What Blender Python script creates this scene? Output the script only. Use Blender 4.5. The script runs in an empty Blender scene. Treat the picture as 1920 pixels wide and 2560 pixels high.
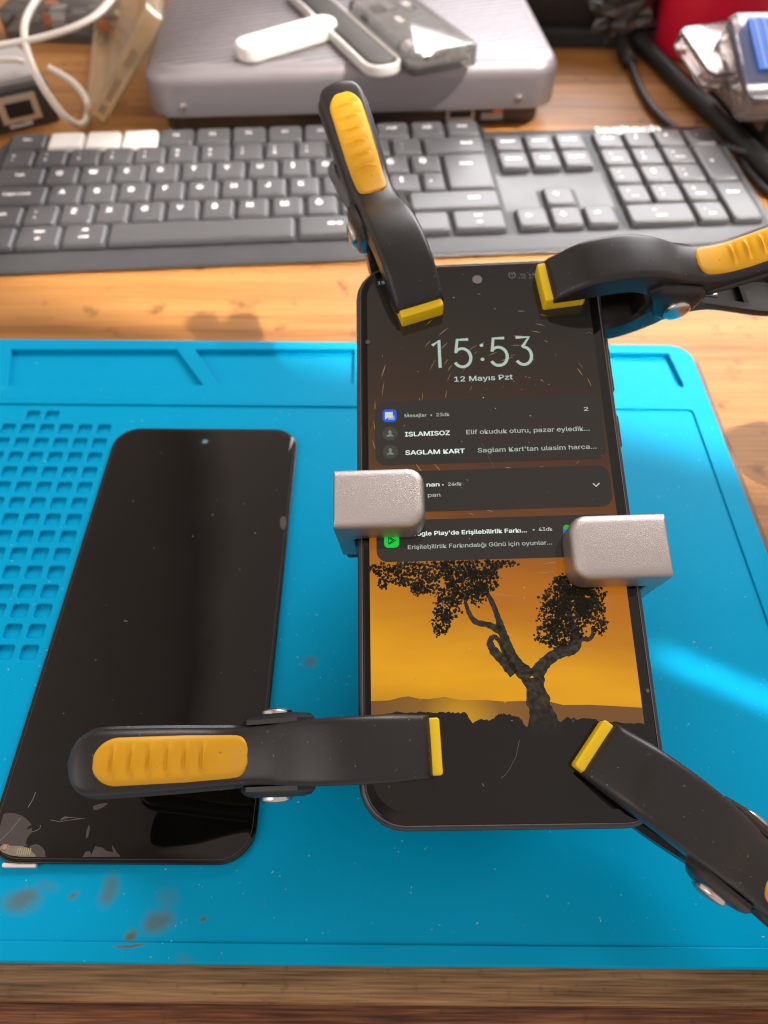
import bpy, math, random
import numpy as np
from mathutils import Vector, Matrix, Euler
random.seed(7)
scn = bpy.context.scene
COL = scn.collection

# ------------------------------------------------------------------ camera
F, TH, RO, CZ = 1783.3, 0.9241, 0.0091, 0.2188      # focal length in photo pixels, pitch, roll, height
cam = bpy.data.cameras.new('camera'); camo = bpy.data.objects.new('camera', cam); COL.objects.link(camo)
cam.sensor_width = 36.0; cam.sensor_fit = 'AUTO'; cam.lens = F / 2560 * 36
cam.clip_start = 0.005; cam.clip_end = 50
_c, _s = math.cos(TH), math.sin(TH)
_R = Vector((1, 0, 0)); _U = Vector((0, _s, _c)); _B = Vector((0, -_c, _s))
_cr, _sr = math.cos(RO), math.sin(RO)
_r = _R * _cr + _U * _sr; _u = _U * _cr - _R * _sr
camo.matrix_world = Matrix(((_r.x, _u.x, _B.x, 0), (_r.y, _u.y, _B.y, 0), (_r.z, _u.z, _B.z, CZ), (0, 0, 0, 1)))
cam.dof.use_dof = True; cam.dof.focus_distance = 0.187; cam.dof.aperture_fstop = 12.0
scn.camera = camo
try: scn.cycles.filter_width = 1.1
except Exception: pass

# ------------------------------------------------------------------ light
world = bpy.data.worlds.new('World'); scn.world = world; world.use_nodes = True
wn = world.node_tree.nodes; wl = world.node_tree.links
bg = wn['Background']
tc = wn.new('ShaderNodeTexCoord')
nz = wn.new('ShaderNodeTexNoise'); nz.inputs['Scale'].default_value = 3.2; nz.inputs['Detail'].default_value = 3.0
sp = wn.new('ShaderNodeSeparateXYZ'); wl.new(tc.outputs['Generated'], sp.inputs[0]); wl.new(tc.outputs['Generated'], nz.inputs['Vector'])
m1 = wn.new('ShaderNodeMath'); m1.operation = 'MULTIPLY_ADD'; m1.inputs[1].default_value = -0.2235; wl.new(sp.outputs[2], m1.inputs[0]); wl.new(sp.outputs[0], m1.inputs[2])
m2 = wn.new('ShaderNodeMath'); m2.operation = 'MULTIPLY_ADD'; m2.inputs[1].default_value = 0.16; m2.inputs[2].default_value = 0.303; wl.new(nz.outputs['Fac'], m2.inputs[0])
m3 = wn.new('ShaderNodeMath'); wl.new(m1.outputs[0], m3.inputs[0]); wl.new(m2.outputs[0], m3.inputs[1])
mr = wn.new('ShaderNodeMapRange'); mr.inputs[1].default_value = -0.5; mr.inputs[2].default_value = 0.5; wl.new(m3.outputs[0], mr.inputs[0])
rp = wn.new('ShaderNodeValToRGB'); el = rp.color_ramp.elements
el[0].position = 0.0; el[0].color = (0.85, 0.72, 0.66, 1); el[1].position = 1.0; el[1].color = (0.70, 0.595, 0.545, 1)
for p_, c_ in ((0.15, (0.60, 0.47, 0.41)), (0.28, (0.46, 0.345, 0.295)), (0.38, (0.40, 0.30, 0.25)), (0.455, (0.27, 0.20, 0.165)), (0.545, (0.72, 0.565, 0.48)), (0.66, (0.66, 0.53, 0.465))):
    k = el.new(p_); k.color = (*c_, 1)
wl.new(mr.outputs[0], rp.inputs['Fac'])
wl.new(rp.outputs['Color'], bg.inputs['Color']); bg.inputs['Strength'].default_value = 1.05

def area(name, loc, target, sx, sy, watts, color, spread=180, xdir=None):
    l = bpy.data.lights.new(name, 'AREA'); l.shape = 'RECTANGLE'; l.size = sx; l.size_y = sy
    l.energy = watts; l.color = color; l.spread = math.radians(spread)
    o = bpy.data.objects.new(name, l); COL.objects.link(o)
    z = (Vector(loc) - Vector(target)).normalized()
    x = Vector(xdir) if xdir else Vector((0, 0, 1)).cross(z)
    x = (x - z * x.dot(z)).normalized(); y = z.cross(x)
    o.matrix_world = Matrix(((x.x, y.x, z.x, loc[0]), (x.y, y.y, z.y, loc[1]), (x.z, y.z, z.z, loc[2]), (0, 0, 0, 1)))
    return o

SUN = Vector((0.57, -0.24, 0.88)).normalized()      # towards the sun: right, front, high
# daylight of the window behind and to the right
area('window_light', (0.60, 1.62, 1.00), (0.10, 0.24, 0.0), 1.30, 0.74, 35.0, (1.0, 0.97, 0.98))
# soft fill added from the left front to brighten the foreground, no real source
area('fill_light', (-0.85, -0.55, 0.85), (0.0, 0.15, 0.0), 0.9, 0.9, 4.5, (1.0, 0.96, 0.93))
# direct sun falling through the window panes: a wide beam over the back of the desk and a narrow one
def beam(name, p0, p1, width, watts, spread=3.2, dist=0.75):
    p0, p1 = Vector((*p0, 0)), Vector((*p1, 0))
    d = p1 - p0; n = Vector((-d.y, d.x, 0)).normalized()
    c = (p0 + p1) / 2 + n * width / 2
    xd = (d - SUN * d.dot(SUN)); lx = xd.length
    yv = SUN.cross(xd.normalized()); ly = abs((n * width).dot(yv))
    return area(name, c + SUN * dist, c, lx, ly, watts, (1.0, 0.93, 0.84), spread, xd)

scn.view_settings.view_transform = 'Standard'; scn.view_settings.look = 'None'
scn.view_settings.exposure = 0.0; scn.view_settings.gamma = 1.0
scn.view_settings.use_curve_mapping = False

# ------------------------------------------------------------------ helpers
def rotm(yaw, pit, rol):
    return Matrix.Rotation(yaw, 4, 'Z') @ Matrix.Rotation(pit, 4, 'X') @ Matrix.Rotation(rol, 4, 'Y')
def ray(px, py):
    a, b = px - 960, py - 1280
    return (_r * a - _u * b - _B * F).normalized()
CAM = Vector((0, 0, CZ))
def D(px, py, z=0.0):                                # point of the photograph on the level plane z
    d = ray(px, py); t = (z - CZ) / d.z
    return CAM + d * t
PHM = Matrix.Translation((0.0302, 0.1207, CZ - 0.157)) @ rotm(0.0266, 0.3127, -0.0547)
PHI = PHM.inverted()
def P(px, py, h=0.0):                                # point of the photograph on the phone's glass (local metres)
    d = (PHI.to_3x3() @ ray(px, py)); o = PHI @ CAM
    t = (h - o.z) / d.z
    return o + d * t

def obj(name, verts, faces, mats, parent=None, smooth=False, midx=None, loc=None):
    me = bpy.data.meshes.new(name); me.from_pydata([tuple(v) for v in verts], [], faces); me.update()
    for m in (mats if isinstance(mats, (list, tuple)) else [mats]): me.materials.append(m)
    if midx is not None: me.polygons.foreach_set('material_index', midx)
    if smooth:
        me.polygons.foreach_set('use_smooth', [True] * len(me.polygons))
        try: me.set_sharp_from_angle(angle=math.radians(35 if smooth is True else smooth))
        except Exception: pass
    o = bpy.data.objects.new(name, me); COL.objects.link(o)
    if parent: o.parent = parent
    if loc is not None: o.location = loc
    return o
def thing(name, label, cat, mat=None, group=None):
    o = bpy.data.objects.new(name, None); COL.objects.link(o); o.empty_display_size = 0.01
    o['label'] = label; o['category'] = cat
    if group: o['group'] = group
    if mat is not None: o.matrix_world = mat
    return o
def tag(o, label, cat, group=None):
    o['label'] = label; o['category'] = cat
    if group: o['group'] = group
    return o

class MB:                                            # gathers vertices and faces of one mesh
    def __init__(s): s.v = []; s.f = []; s.m = []
    def add(s, v, f, m=0, M=None):
        n = len(s.v); s.v += [(M @ Vector(p)) if M else Vector(p) for p in v]
        s.f += [tuple(i + n for i in q) for q in f]; s.m += [m] * len(f); return s
    def build(s, name, mats, parent=None, smooth=True): return obj(name, s.v, s.f, mats, parent, smooth, s.m)

def rr(w, l, r, n=6, cx=0, cy=0):                    # rounded rectangle outline, ccw
    r = max(min(r, w / 2 - 1e-6, l / 2 - 1e-6), 1e-6); out = []
    for qx, qy, a0 in ((1, 1, 0), (-1, 1, 90), (-1, -1, 180), (1, -1, 270)):
        for k in range(n + 1):
            a = math.radians(a0 + 90 * k / n)
            out.append((cx + qx * (w / 2 - r) + r * math.cos(a), cy + qy * (l / 2 - r) + r * math.sin(a)))
    return out
def loft(rings, cap0=True, cap1=True):               # rings of equal length -> verts, faces
    v = []; f = []; n = len(rings[0])
    for r in rings: v += r
    for i in range(len(rings) - 1):
        for k in range(n):
            a, b = i * n + k, i * n + (k + 1) % n
            f.append((a, b, b + n, a + n))
    if cap0: f.append(tuple(reversed(range(n))))
    if cap1: f.append(tuple(range((len(rings) - 1) * n, len(rings) * n)))
    return v, f
def rprism(w, l, r, z0, z1, bt=0.0, bb=0.0, cx=0, cy=0, n=6, seg=4):
    rings = []
    if bb > 0:
        for k in range(seg):
            a = math.pi / 2 * k / seg; ins = bb * (1 - math.sin(a))
            rings.append([(x, y, z0 + bb * (1 - math.cos(a))) for x, y in rr(w - 2 * ins, l - 2 * ins, max(r - ins, 1e-5), n, cx, cy)])
    rings.append([(x, y, z0 + bb) for x, y in rr(w, l, r, n, cx, cy)])
    rings.append([(x, y, z1 - bt) for x, y in rr(w, l, r, n, cx, cy)])
    if bt > 0:
        for k in range(1, seg + 1):
            a = math.pi / 2 * k / seg; ins = bt * (1 - math.cos(a))
            rings.append([(x, y, z1 - bt + bt * math.sin(a)) for x, y in rr(w - 2 * ins, l - 2 * ins, max(r - ins, 1e-5), n, cx, cy)])
    return loft(rings)
def box(x0, x1, y0, y1, z0, z1):
    v = [(x0, y0, z0), (x1, y0, z0), (x1, y1, z0), (x0, y1, z0), (x0, y0, z1), (x1, y0, z1), (x1, y1, z1), (x0, y1, z1)]
    return v, [(3, 2, 1, 0), (4, 5, 6, 7), (0, 1, 5, 4), (1, 2, 6, 5), (2, 3, 7, 6), (3, 0, 4, 7)]
def cyl(r, z0, z1, n=24, r1=None, dome=0.0):
    r1 = r if r1 is None else r1
    rings = [[(r * math.cos(2 * math.pi * k / n), r * math.sin(2 * math.pi * k / n), z0) for k in range(n)],
             [(r1 * math.cos(2 * math.pi * k / n), r1 * math.sin(2 * math.pi * k / n), z1) for k in range(n)]]
    if dome:
        for q in (0.3, 0.6, 0.85, 0.97):
            rr_ = r1 * math.sqrt(1 - q * q)
            rings.append([(rr_ * math.cos(2 * math.pi * k / n), rr_ * math.sin(2 * math.pi * k / n), z1 + dome * q) for k in range(n)])
    return loft(rings)
def smoothpath(pts, n=10):                           # Catmull-Rom through the points
    p = [Vector(q) for q in pts]; p = [p[0] * 2 - p[1]] + p + [p[-1] * 2 - p[-2]]; out = []
    for i in range(1, len(p) - 2):
        for k in range(n):
            t = k / n; a, b, c, d = p[i - 1:i + 3]
            out.append(0.5 * ((2 * b) + (c - a) * t + (2 * a - 5 * b + 4 * c - d) * t * t + (3 * b - a - 3 * c + d) * t ** 3))
    out.append(p[-2]); return out
def tube(pts, r, n=12, flat=1.0):
    rings = []; up = Vector((0, 0, 1))
    for i, p in enumerate(pts):
        d = (pts[min(i + 1, len(pts) - 1)] - pts[max(i - 1, 0)]).normalized()
        a = d.cross(up); a = a.normalized() if a.length > 1e-4 else Vector((1, 0, 0)); b = a.cross(d)
        rad = r(i / (len(pts) - 1)) if callable(r) else r
        rings.append([tuple(p + a * rad * math.cos(2 * math.pi * k / n) + b * rad * flat * math.sin(2 * math.pi * k / n)) for k in range(n)])
    v, f = loft(rings); return v, [tuple(reversed(q)) for q in f]
def fill2d(outer, holes, z0, z1, bevel):             # flat sheet with holes, thickness and softened edges
    cu = bpy.data.curves.new('tmp', 'CURVE'); cu.dimensions = '2D'; cu.fill_mode = 'BOTH'
    cu.extrude = (z1 - z0) / 2 - bevel; cu.bevel_depth = bevel; cu.bevel_resolution = 2
    for i, pl in enumerate([outer] + holes):
        s = cu.splines.new('POLY'); s.points.add(len(pl) - 1); s.use_cyclic_u = True
        for p, q in zip(s.points, pl): p.co = (q[0], q[1], 0, 1)
    cu.offset = -bevel
    o = bpy.data.objects.new('tmp', cu); COL.objects.link(o)
    me = bpy.data.meshes.new_from_object(o.evaluated_get(bpy.context.evaluated_depsgraph_get()))
    zc = (z0 + z1) / 2
    v = [(p.co.x, p.co.y, p.co.z + zc) for p in me.vertices]; f = [tuple(p.vertices) for p in me.polygons]
    bpy.data.objects.remove(o); bpy.data.curves.remove(cu); bpy.data.meshes.remove(me)
    return v, f
_tc = None
def textmesh(s, bold=0.0, spacing=1.0):              # text as flat faces, cap height about 0.7, starting at x = 0
    global _tc
    if _tc is None:
        cu = bpy.data.curves.new('tmptext', 'FONT')
        try: cu.font = bpy.data.fonts.load(bpy.utils.system_resource('DATAFILES', path='fonts') + '/Inter.woff2')   # Blender's own interface font
        except Exception: pass
        _tc = bpy.data.objects.new('tmptext', cu); COL.objects.link(_tc)
    cu = _tc.data; cu.body = s; cu.size = 1.0; cu.offset = 0.0; cu.resolution_u = 3; cu.space_character = spacing
    dg = bpy.context.evaluated_depsgraph_get(); dg.update()
    me = bpy.data.meshes.new_from_object(_tc.evaluated_get(dg))
    v = [Vector(p.co) for p in me.vertices]; f = [tuple(p.vertices) for p in me.polygons]
    bpy.data.meshes.remove(me)
    if v:
        x0 = min(p.x for p in v)
        for p in v: p.x -= x0
        if bold > 0:                                 # heavier strokes: the glyphs overprinted with small shifts
            n = len(v); base = list(v); bf = list(f); k = 0
            for dx, dy in ((bold, 0), (-bold, 0), (0, bold * 0.8), (0, -bold * 0.8)):
                k += 1; v += [Vector((p.x + dx, p.y + dy, k)) for p in base]; f += [tuple(i + n * k for i in q) for q in bf]
    return v, f

# ------------------------------------------------------------------ materials
def mat(name, color, rough=0.5, metal=0.0, spec=0.5, var=0.0, vscale=200, bump=0.0, bscale=800, emis=None, estr=1.0,
        trans=0.0, coat=0.0, alpha=1.0, speck=None, rvar=0.0):
    m = bpy.data.materials.new(name); m.use_nodes = True; nt = m.node_tree; b = nt.nodes['Principled BSDF']; L = nt.links
    b.inputs['Base Color'].default_value = (*color, 1); b.inputs['Roughness'].default_value = rough
    b.inputs['Metallic'].default_value = metal; b.inputs['Specular IOR Level'].default_value = spec
    b.inputs['Transmission Weight'].default_value = trans; b.inputs['Coat Weight'].default_value = coat
    b.inputs['Coat Roughness'].default_value = 0.05; b.inputs['Alpha'].default_value = alpha
    if emis: b.inputs['Emission Color'].default_value = (*emis, 1); b.inputs['Emission Strength'].default_value = estr
    co = nt.nodes.new('ShaderNodeTexCoord').outputs['Object']
    col = None
    if var > 0:
        n = nt.nodes.new('ShaderNodeTexNoise'); n.inputs['Scale'].default_value = vscale; n.inputs['Detail'].default_value = 5
        L.new(co, n.inputs['Vector'])
        mx = nt.nodes.new('ShaderNodeMix'); mx.data_type = 'RGBA'
        mx.inputs[6].default_value = (*[max(c * (1 - var), 0) for c in color], 1); mx.inputs[7].default_value = (*[c * (1 + var) for c in color], 1)
        L.new(n.outputs['Fac'], mx.inputs[0]); col = mx.outputs[2]
    if speck:                                        # (colour, scale, threshold): dust and scuffs
        sc, ss, th = speck
        n = nt.nodes.new('ShaderNodeTexNoise'); n.inputs['Scale'].default_value = ss; n.inputs['Detail'].default_value = 3
        L.new(co, n.inputs['Vector'])
        r = nt.nodes.new('ShaderNodeMapRange'); r.inputs[1].default_value = th; r.inputs[2].default_value = th + 0.05
        L.new(n.outputs['Fac'], r.inputs[0])
        mx = nt.nodes.new('ShaderNodeMix'); mx.data_type = 'RGBA'; mx.inputs[7].default_value = (*sc, 1)
        if col: L.new(col, mx.inputs[6])
        else: mx.inputs[6].default_value = (*color, 1)
        L.new(r.outputs[0], mx.inputs[0]); col = mx.outputs[2]
    if col: L.new(col, b.inputs['Base Color'])
    if rvar > 0:
        n = nt.nodes.new('ShaderNodeTexNoise'); n.inputs['Scale'].default_value = 90; n.inputs['Detail'].default_value = 6
        L.new(co, n.inputs['Vector'])
        r = nt.nodes.new('ShaderNodeMapRange'); r.inputs[3].default_value = max(rough - rvar, 0); r.inputs[4].default_value = rough + rvar
        L.new(n.outputs['Fac'], r.inputs[0]); L.new(r.outputs[0], b.inputs['Roughness'])
    if bump > 0:
        n = nt.nodes.new('ShaderNodeTexNoise'); n.inputs['Scale'].default_value = bscale; n.inputs['Detail'].default_value = 3
        L.new(co, n.inputs['Vector'])
        bp = nt.nodes.new('ShaderNodeBump'); bp.inputs['Strength'].default_value = bump; bp.inputs['Distance'].default_value = 0.0003
        L.new(n.outputs['Fac'], bp.inputs['Height']); L.new(bp.outputs[0], b.inputs['Normal'])
    return m

def wood(name, c0, c1, c2, rough=0.45, fine=1.0):
    m = bpy.data.materials.new(name); m.use_nodes = True; nt = m.node_tree; b = nt.nodes['Principled BSDF']; L = nt.links
    co = nt.nodes.new('ShaderNodeTexCoord').outputs['Object']
    mp = nt.nodes.new('ShaderNodeMapping'); mp.inputs['Scale'].default_value = (2.2 * fine, 45 * fine, 45 * fine); L.new(co, mp.inputs['Vector'])
    n1 = nt.nodes.new('ShaderNodeTexNoise'); n1.inputs['Scale'].default_value = 1.6; n1.inputs['Detail'].default_value = 8; n1.inputs['Distortion'].default_value = 0.6
    L.new(mp.outputs[0], n1.inputs['Vector'])
    mp2 = nt.nodes.new('ShaderNodeMapping'); mp2.inputs['Scale'].default_value = (14 * fine, 420 * fine, 420 * fine); L.new(co, mp2.inputs['Vector'])
    n2 = nt.nodes.new('ShaderNodeTexNoise'); n2.inputs['Scale'].default_value = 1.5; n2.inputs['Detail'].default_value = 4; L.new(mp2.outputs[0], n2.inputs['Vector'])
    r = nt.nodes.new('ShaderNodeValToRGB'); e = r.color_ramp.elements
    e[0].position = 0.37; e[0].color = (*c0, 1); e[1].position = 0.63; e[1].color = (*c2, 1)
    k = e.new(0.5); k.color = (*c1, 1)
    mx = nt.nodes.new('ShaderNodeMix'); mx.inputs[0].default_value = 0.35 if fine == 1 else 0.5
    L.new(n1.outputs['Fac'], mx.inputs[2]); L.new(n2.outputs['Fac'], mx.inputs[3]); L.new(mx.outputs[0], r.inputs['Fac'])
    # dark pores and old stains
    n3 = nt.nodes.new('ShaderNodeTexNoise'); n3.inputs['Scale'].default_value = 60 * fine * fine; n3.inputs['Detail'].default_value = 6; L.new(co, n3.inputs['Vector'])
    mr = nt.nodes.new('ShaderNodeMapRange'); mr.inputs[1].default_value = 0.61; mr.inputs[2].default_value = 0.72; L.new(n3.outputs['Fac'], mr.inputs[0])
    mm = nt.nodes.new('ShaderNodeMath'); mm.operation = 'MULTIPLY'; mm.inputs[1].default_value = 0.7 if fine == 1 else 0.3; L.new(mr.outputs[0], mm.inputs[0])
    m3 = nt.nodes.new('ShaderNodeMix'); m3.data_type = 'RGBA'; m3.inputs[7].default_value = (*[c * 0.35 for c in c0], 1)
    L.new(mm.outputs[0], m3.inputs[0]); L.new(r.outputs['Color'], m3.inputs[6])
    L.new(m3.outputs[2], b.inputs['Base Color'])
    b.inputs['Roughness'].default_value = rough; b.inputs['Specular IOR Level'].default_value = 0.35
    bp = nt.nodes.new('ShaderNodeBump'); bp.inputs['Strength'].default_value = 0.25; bp.inputs['Distance'].default_value = 0.0004
    L.new(n2.outputs['Fac'], bp.inputs['Height']); L.new(bp.outputs[0], b.inputs['Normal'])
    return m

M = {}
M['wood'] = wood('desk_wood', (0.23, 0.092, 0.021), (0.36, 0.158, 0.040), (0.45, 0.212, 0.060), 0.5)
M['wood_front'] = wood('desk_front_wood', (0.10, 0.052, 0.021), (0.235, 0.128, 0.053), (0.36, 0.215, 0.10), 0.5, 2.4)
M['wood_red'] = wood('moulding_wood', (0.05, 0.016, 0.006), (0.16, 0.058, 0.022), (0.30, 0.13, 0.058), 0.32, 2.4)
M['board'] = mat('brown_hardboard', (0.16, 0.085, 0.05), 0.6, var=0.3, vscale=300)
M['plastic'] = mat('clamp_black_nylon', (0.013, 0.0115, 0.0115), 0.36, spec=0.45, bump=0.16, bscale=5200, speck=((0.20, 0.175, 0.155), 1500, 0.705), rvar=0.14)
M['yellow'] = mat('clamp_yellow_grip', (0.60, 0.305, 0.006), 0.45, spec=0.35, var=0.10, vscale=160, speck=((0.30, 0.16, 0.02), 300, 0.70), bump=0.08, bscale=1500)
M['pad'] = mat('clamp_yellow_pad', (0.80, 0.55, 0.008), 0.38, spec=0.4, var=0.05, vscale=150)
M['steel'] = mat('rivet_steel', (0.62, 0.58, 0.56), 0.25, metal=1.0, bump=0.05, bscale=900)
M['alu'] = mat('bead_blasted_aluminium', (0.52, 0.485, 0.47), 0.40, metal=1.0, bump=0.5, bscale=5200, var=0.16, vscale=4200)
M['rubber'] = mat('black_rubber', (0.02, 0.02, 0.02), 0.7)
M['glass'] = mat('screen_glass', (0.004, 0.004, 0.004), 0.03, spec=0.45)
M['panel_glass'] = mat('panel_glass', (0.003, 0.0028, 0.0026), 0.025, spec=0.45)
M['frame'] = mat('phone_frame', (0.018, 0.017, 0.020), 0.28, spec=0.6, speck=((0.2, 0.18, 0.17), 700, 0.76))
M['rim'] = mat('phone_rim_highlight', (0.16, 0.145, 0.14), 0.35, spec=0.6, var=0.5, vscale=500)  # pale colour paints the highlight line round the glass
M['key'] = mat('keycap_plastic', (0.075, 0.075, 0.081), 0.38, spec=0.5, bump=0.05, bscale=2500)
M['legend'] = mat('key_legend_ink', (0.90, 0.90, 0.90), 0.5)
M['kbody'] = mat('keyboard_body', (0.055, 0.055, 0.060), 0.34, spec=0.40, var=0.15, vscale=60, rvar=0.06)
M['white'] = mat('white_plastic', (0.82, 0.80, 0.76), 0.4)
M['cable'] = mat('white_cable', (0.80, 0.74, 0.66), 0.45)
M['blackcable'] = mat('black_cable', (0.012, 0.012, 0.012), 0.5)
M['black'] = mat('black_plastic', (0.012, 0.011, 0.011), 0.45)
M['dark'] = mat('dark_metal', (0.04, 0.035, 0.035), 0.45, var=0.3, vscale=120)
M['greylid'] = mat('grey_lid', (0.42, 0.40, 0.39), 0.5)
M['copper'] = mat('tan_metal', (0.62, 0.50, 0.38), 0.4, metal=0.4)
M['clear'] = mat('clear_plastic', (0.97, 0.93, 0.91), 0.08, trans=0.97, spec=0.5)
M['yclear'] = mat('yellowed_clear_plastic', (1.0, 0.86, 0.62), 0.16, trans=0.9, spec=0.5, bump=0.1, bscale=80)
M['blue'] = mat('blue_insert', (0.015, 0.17, 0.80), 0.4, var=0.25, vscale=120)
M['red'] = mat('red_plastic', (0.75, 0.012, 0.045), 0.35)
M['pcb'] = mat('circuit_board', (0.20, 0.21, 0.21), 0.4, var=0.7, vscale=260)
M['orange'] = mat('orange_part', (0.75, 0.22, 0.06), 0.4)
M['beige'] = mat('beige_plastic', (0.55, 0.45, 0.38), 0.5)
M['tape'] = mat('film_residue', (0.060, 0.050, 0.047), 0.35, var=0.15, vscale=300)
M['goldpcb'] = mat('flex_contacts', (0.20, 0.175, 0.125), 0.4, var=0.3, vscale=900)
M['whitechip'] = mat('white_flex_strip', (0.75, 0.66, 0.60), 0.45)

def silver_mat():
    m = mat('brushed_silver', (0.50, 0.48, 0.50), 0.47, metal=0.7, bump=0.06, bscale=700)
    nt = m.node_tree; b = nt.nodes['Principled BSDF']; L = nt.links
    co = nt.nodes.new('ShaderNodeTexCoord').outputs['Object']
    mp = nt.nodes.new('ShaderNodeMapping'); mp.inputs['Rotation'].default_value = (0, 0, math.radians(-14)); L.new(co, mp.inputs['Vector'])
    w = nt.nodes.new('ShaderNodeTexWave'); w.bands_direction = 'Y'; w.inputs['Scale'].default_value = 52; w.inputs['Distortion'].default_value = 1.2
    w.inputs['Detail'].default_value = 2; w.inputs['Detail Scale'].default_value = 3
    L.new(mp.outputs[0], w.inputs['Vector'])
    g = nt.nodes.new('ShaderNodeNewGeometry'); sx = nt.nodes.new('ShaderNodeSeparateXYZ'); L.new(g.outputs['True Normal'], sx.inputs[0])
    mr = nt.nodes.new('ShaderNodeMapRange'); mr.inputs[1].default_value = 0.97; mr.inputs[2].default_value = 0.999; L.new(sx.outputs[2], mr.inputs[0])
    mu = nt.nodes.new('ShaderNodeMath'); mu.operation = 'MULTIPLY'; L.new(w.outputs['Fac'], mu.inputs[0]); L.new(mr.outputs[0], mu.inputs[1])
    mx = nt.nodes.new('ShaderNodeMix'); mx.data_type = 'RGBA'; mx.inputs[6].default_value = (0.32, 0.295, 0.315, 1); mx.inputs[7].default_value = (0.10, 0.092, 0.098, 1)
    L.new(mu.outputs[0], mx.inputs[0]); L.new(mx.outputs[2], b.inputs['Base Color'])
    return m
M['silver'] = silver_mat()

# ------------------------------------------------------------------ desk
DZ = -0.0015
FE = D(960, 2506, DZ).y                              # front edge of the desk top
o = obj('desk', *box(-1.1, 1.1, FE, 1.5, DZ - 0.022, DZ), M['wood']); o['kind'] = 'structure'
desk = o
mb = MB(); prof = [(FE + 0.0262, 0.0006), (FE + 0.0268, 0.0003)]
# front strip: a darker worn board with a rounded edge, then a red-brown lower lip
def yzprism(pr, x0, x1):
    n = len(pr); v = [(x0, y, z) for y, z in pr] + [(x1, y, z) for y, z in pr]
    f = [(k, (k + 1) % n, n + (k + 1) % n, n + k) for k in range(n)] + [tuple(range(n)), tuple(range(2 * n - 1, n - 1, -1))]
    return v, [tuple(reversed(q)) for q in f]
y1 = FE + 0.0115
pr = [(y1, DZ - 0.02), (FE - 0.0006, DZ - 0.02), (FE - 0.0006, DZ - 0.0012)]
pr += [(FE - 0.0006 + 0.0022 * (1 - math.cos(a)), DZ - 0.0012 + 0.0022 * math.sin(a)) for a in (0.3, 0.6, 0.9, 1.2, 1.5)]
pr += [(y1, DZ + 0.0010)]
obj('front_strip', *yzprism(pr, -1.1, 1.1), M['wood_front'], desk, smooth=True)
yb = FE - 0.0006; pr = [(yb + 0.004, DZ - 0.02), (yb - 0.012, DZ - 0.02), (yb - 0.012, DZ - 0.008)]
pr += [(yb - 0.012 + 0.0055 * (1 - math.cos(a)), DZ - 0.008 + 0.0055 * math.sin(a)) for a in (0.3, 0.6, 0.9, 1.2, 1.57)]
pr += [(yb + 0.004, DZ - 0.0026)]
obj('edge_moulding', *yzprism(pr, -1.1, 1.1), M['wood_red'], desk, smooth=True)

# ------------------------------------------------------------------ board under the mat and the silicone mat
bR = D(1745, 905, 0.0); bl = [D(1738, 898, 0.0), D(1918, 1400, 0.0)]
bx1 = 0.1435; by1 = D(1738, 898, 0.0).y
v, f = rprism(bx1 + 0.205, by1 - 0.024, 0.004, DZ, 0.0004, 0.0003, 0, (bx1 - 0.205) / 2, (by1 + 0.024) / 2)
tag(obj('hardboard_sheet', v, f, M['board'], smooth=True), 'thin brown hardboard sheet showing along the right edge of the blue mat', 'board')

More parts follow.
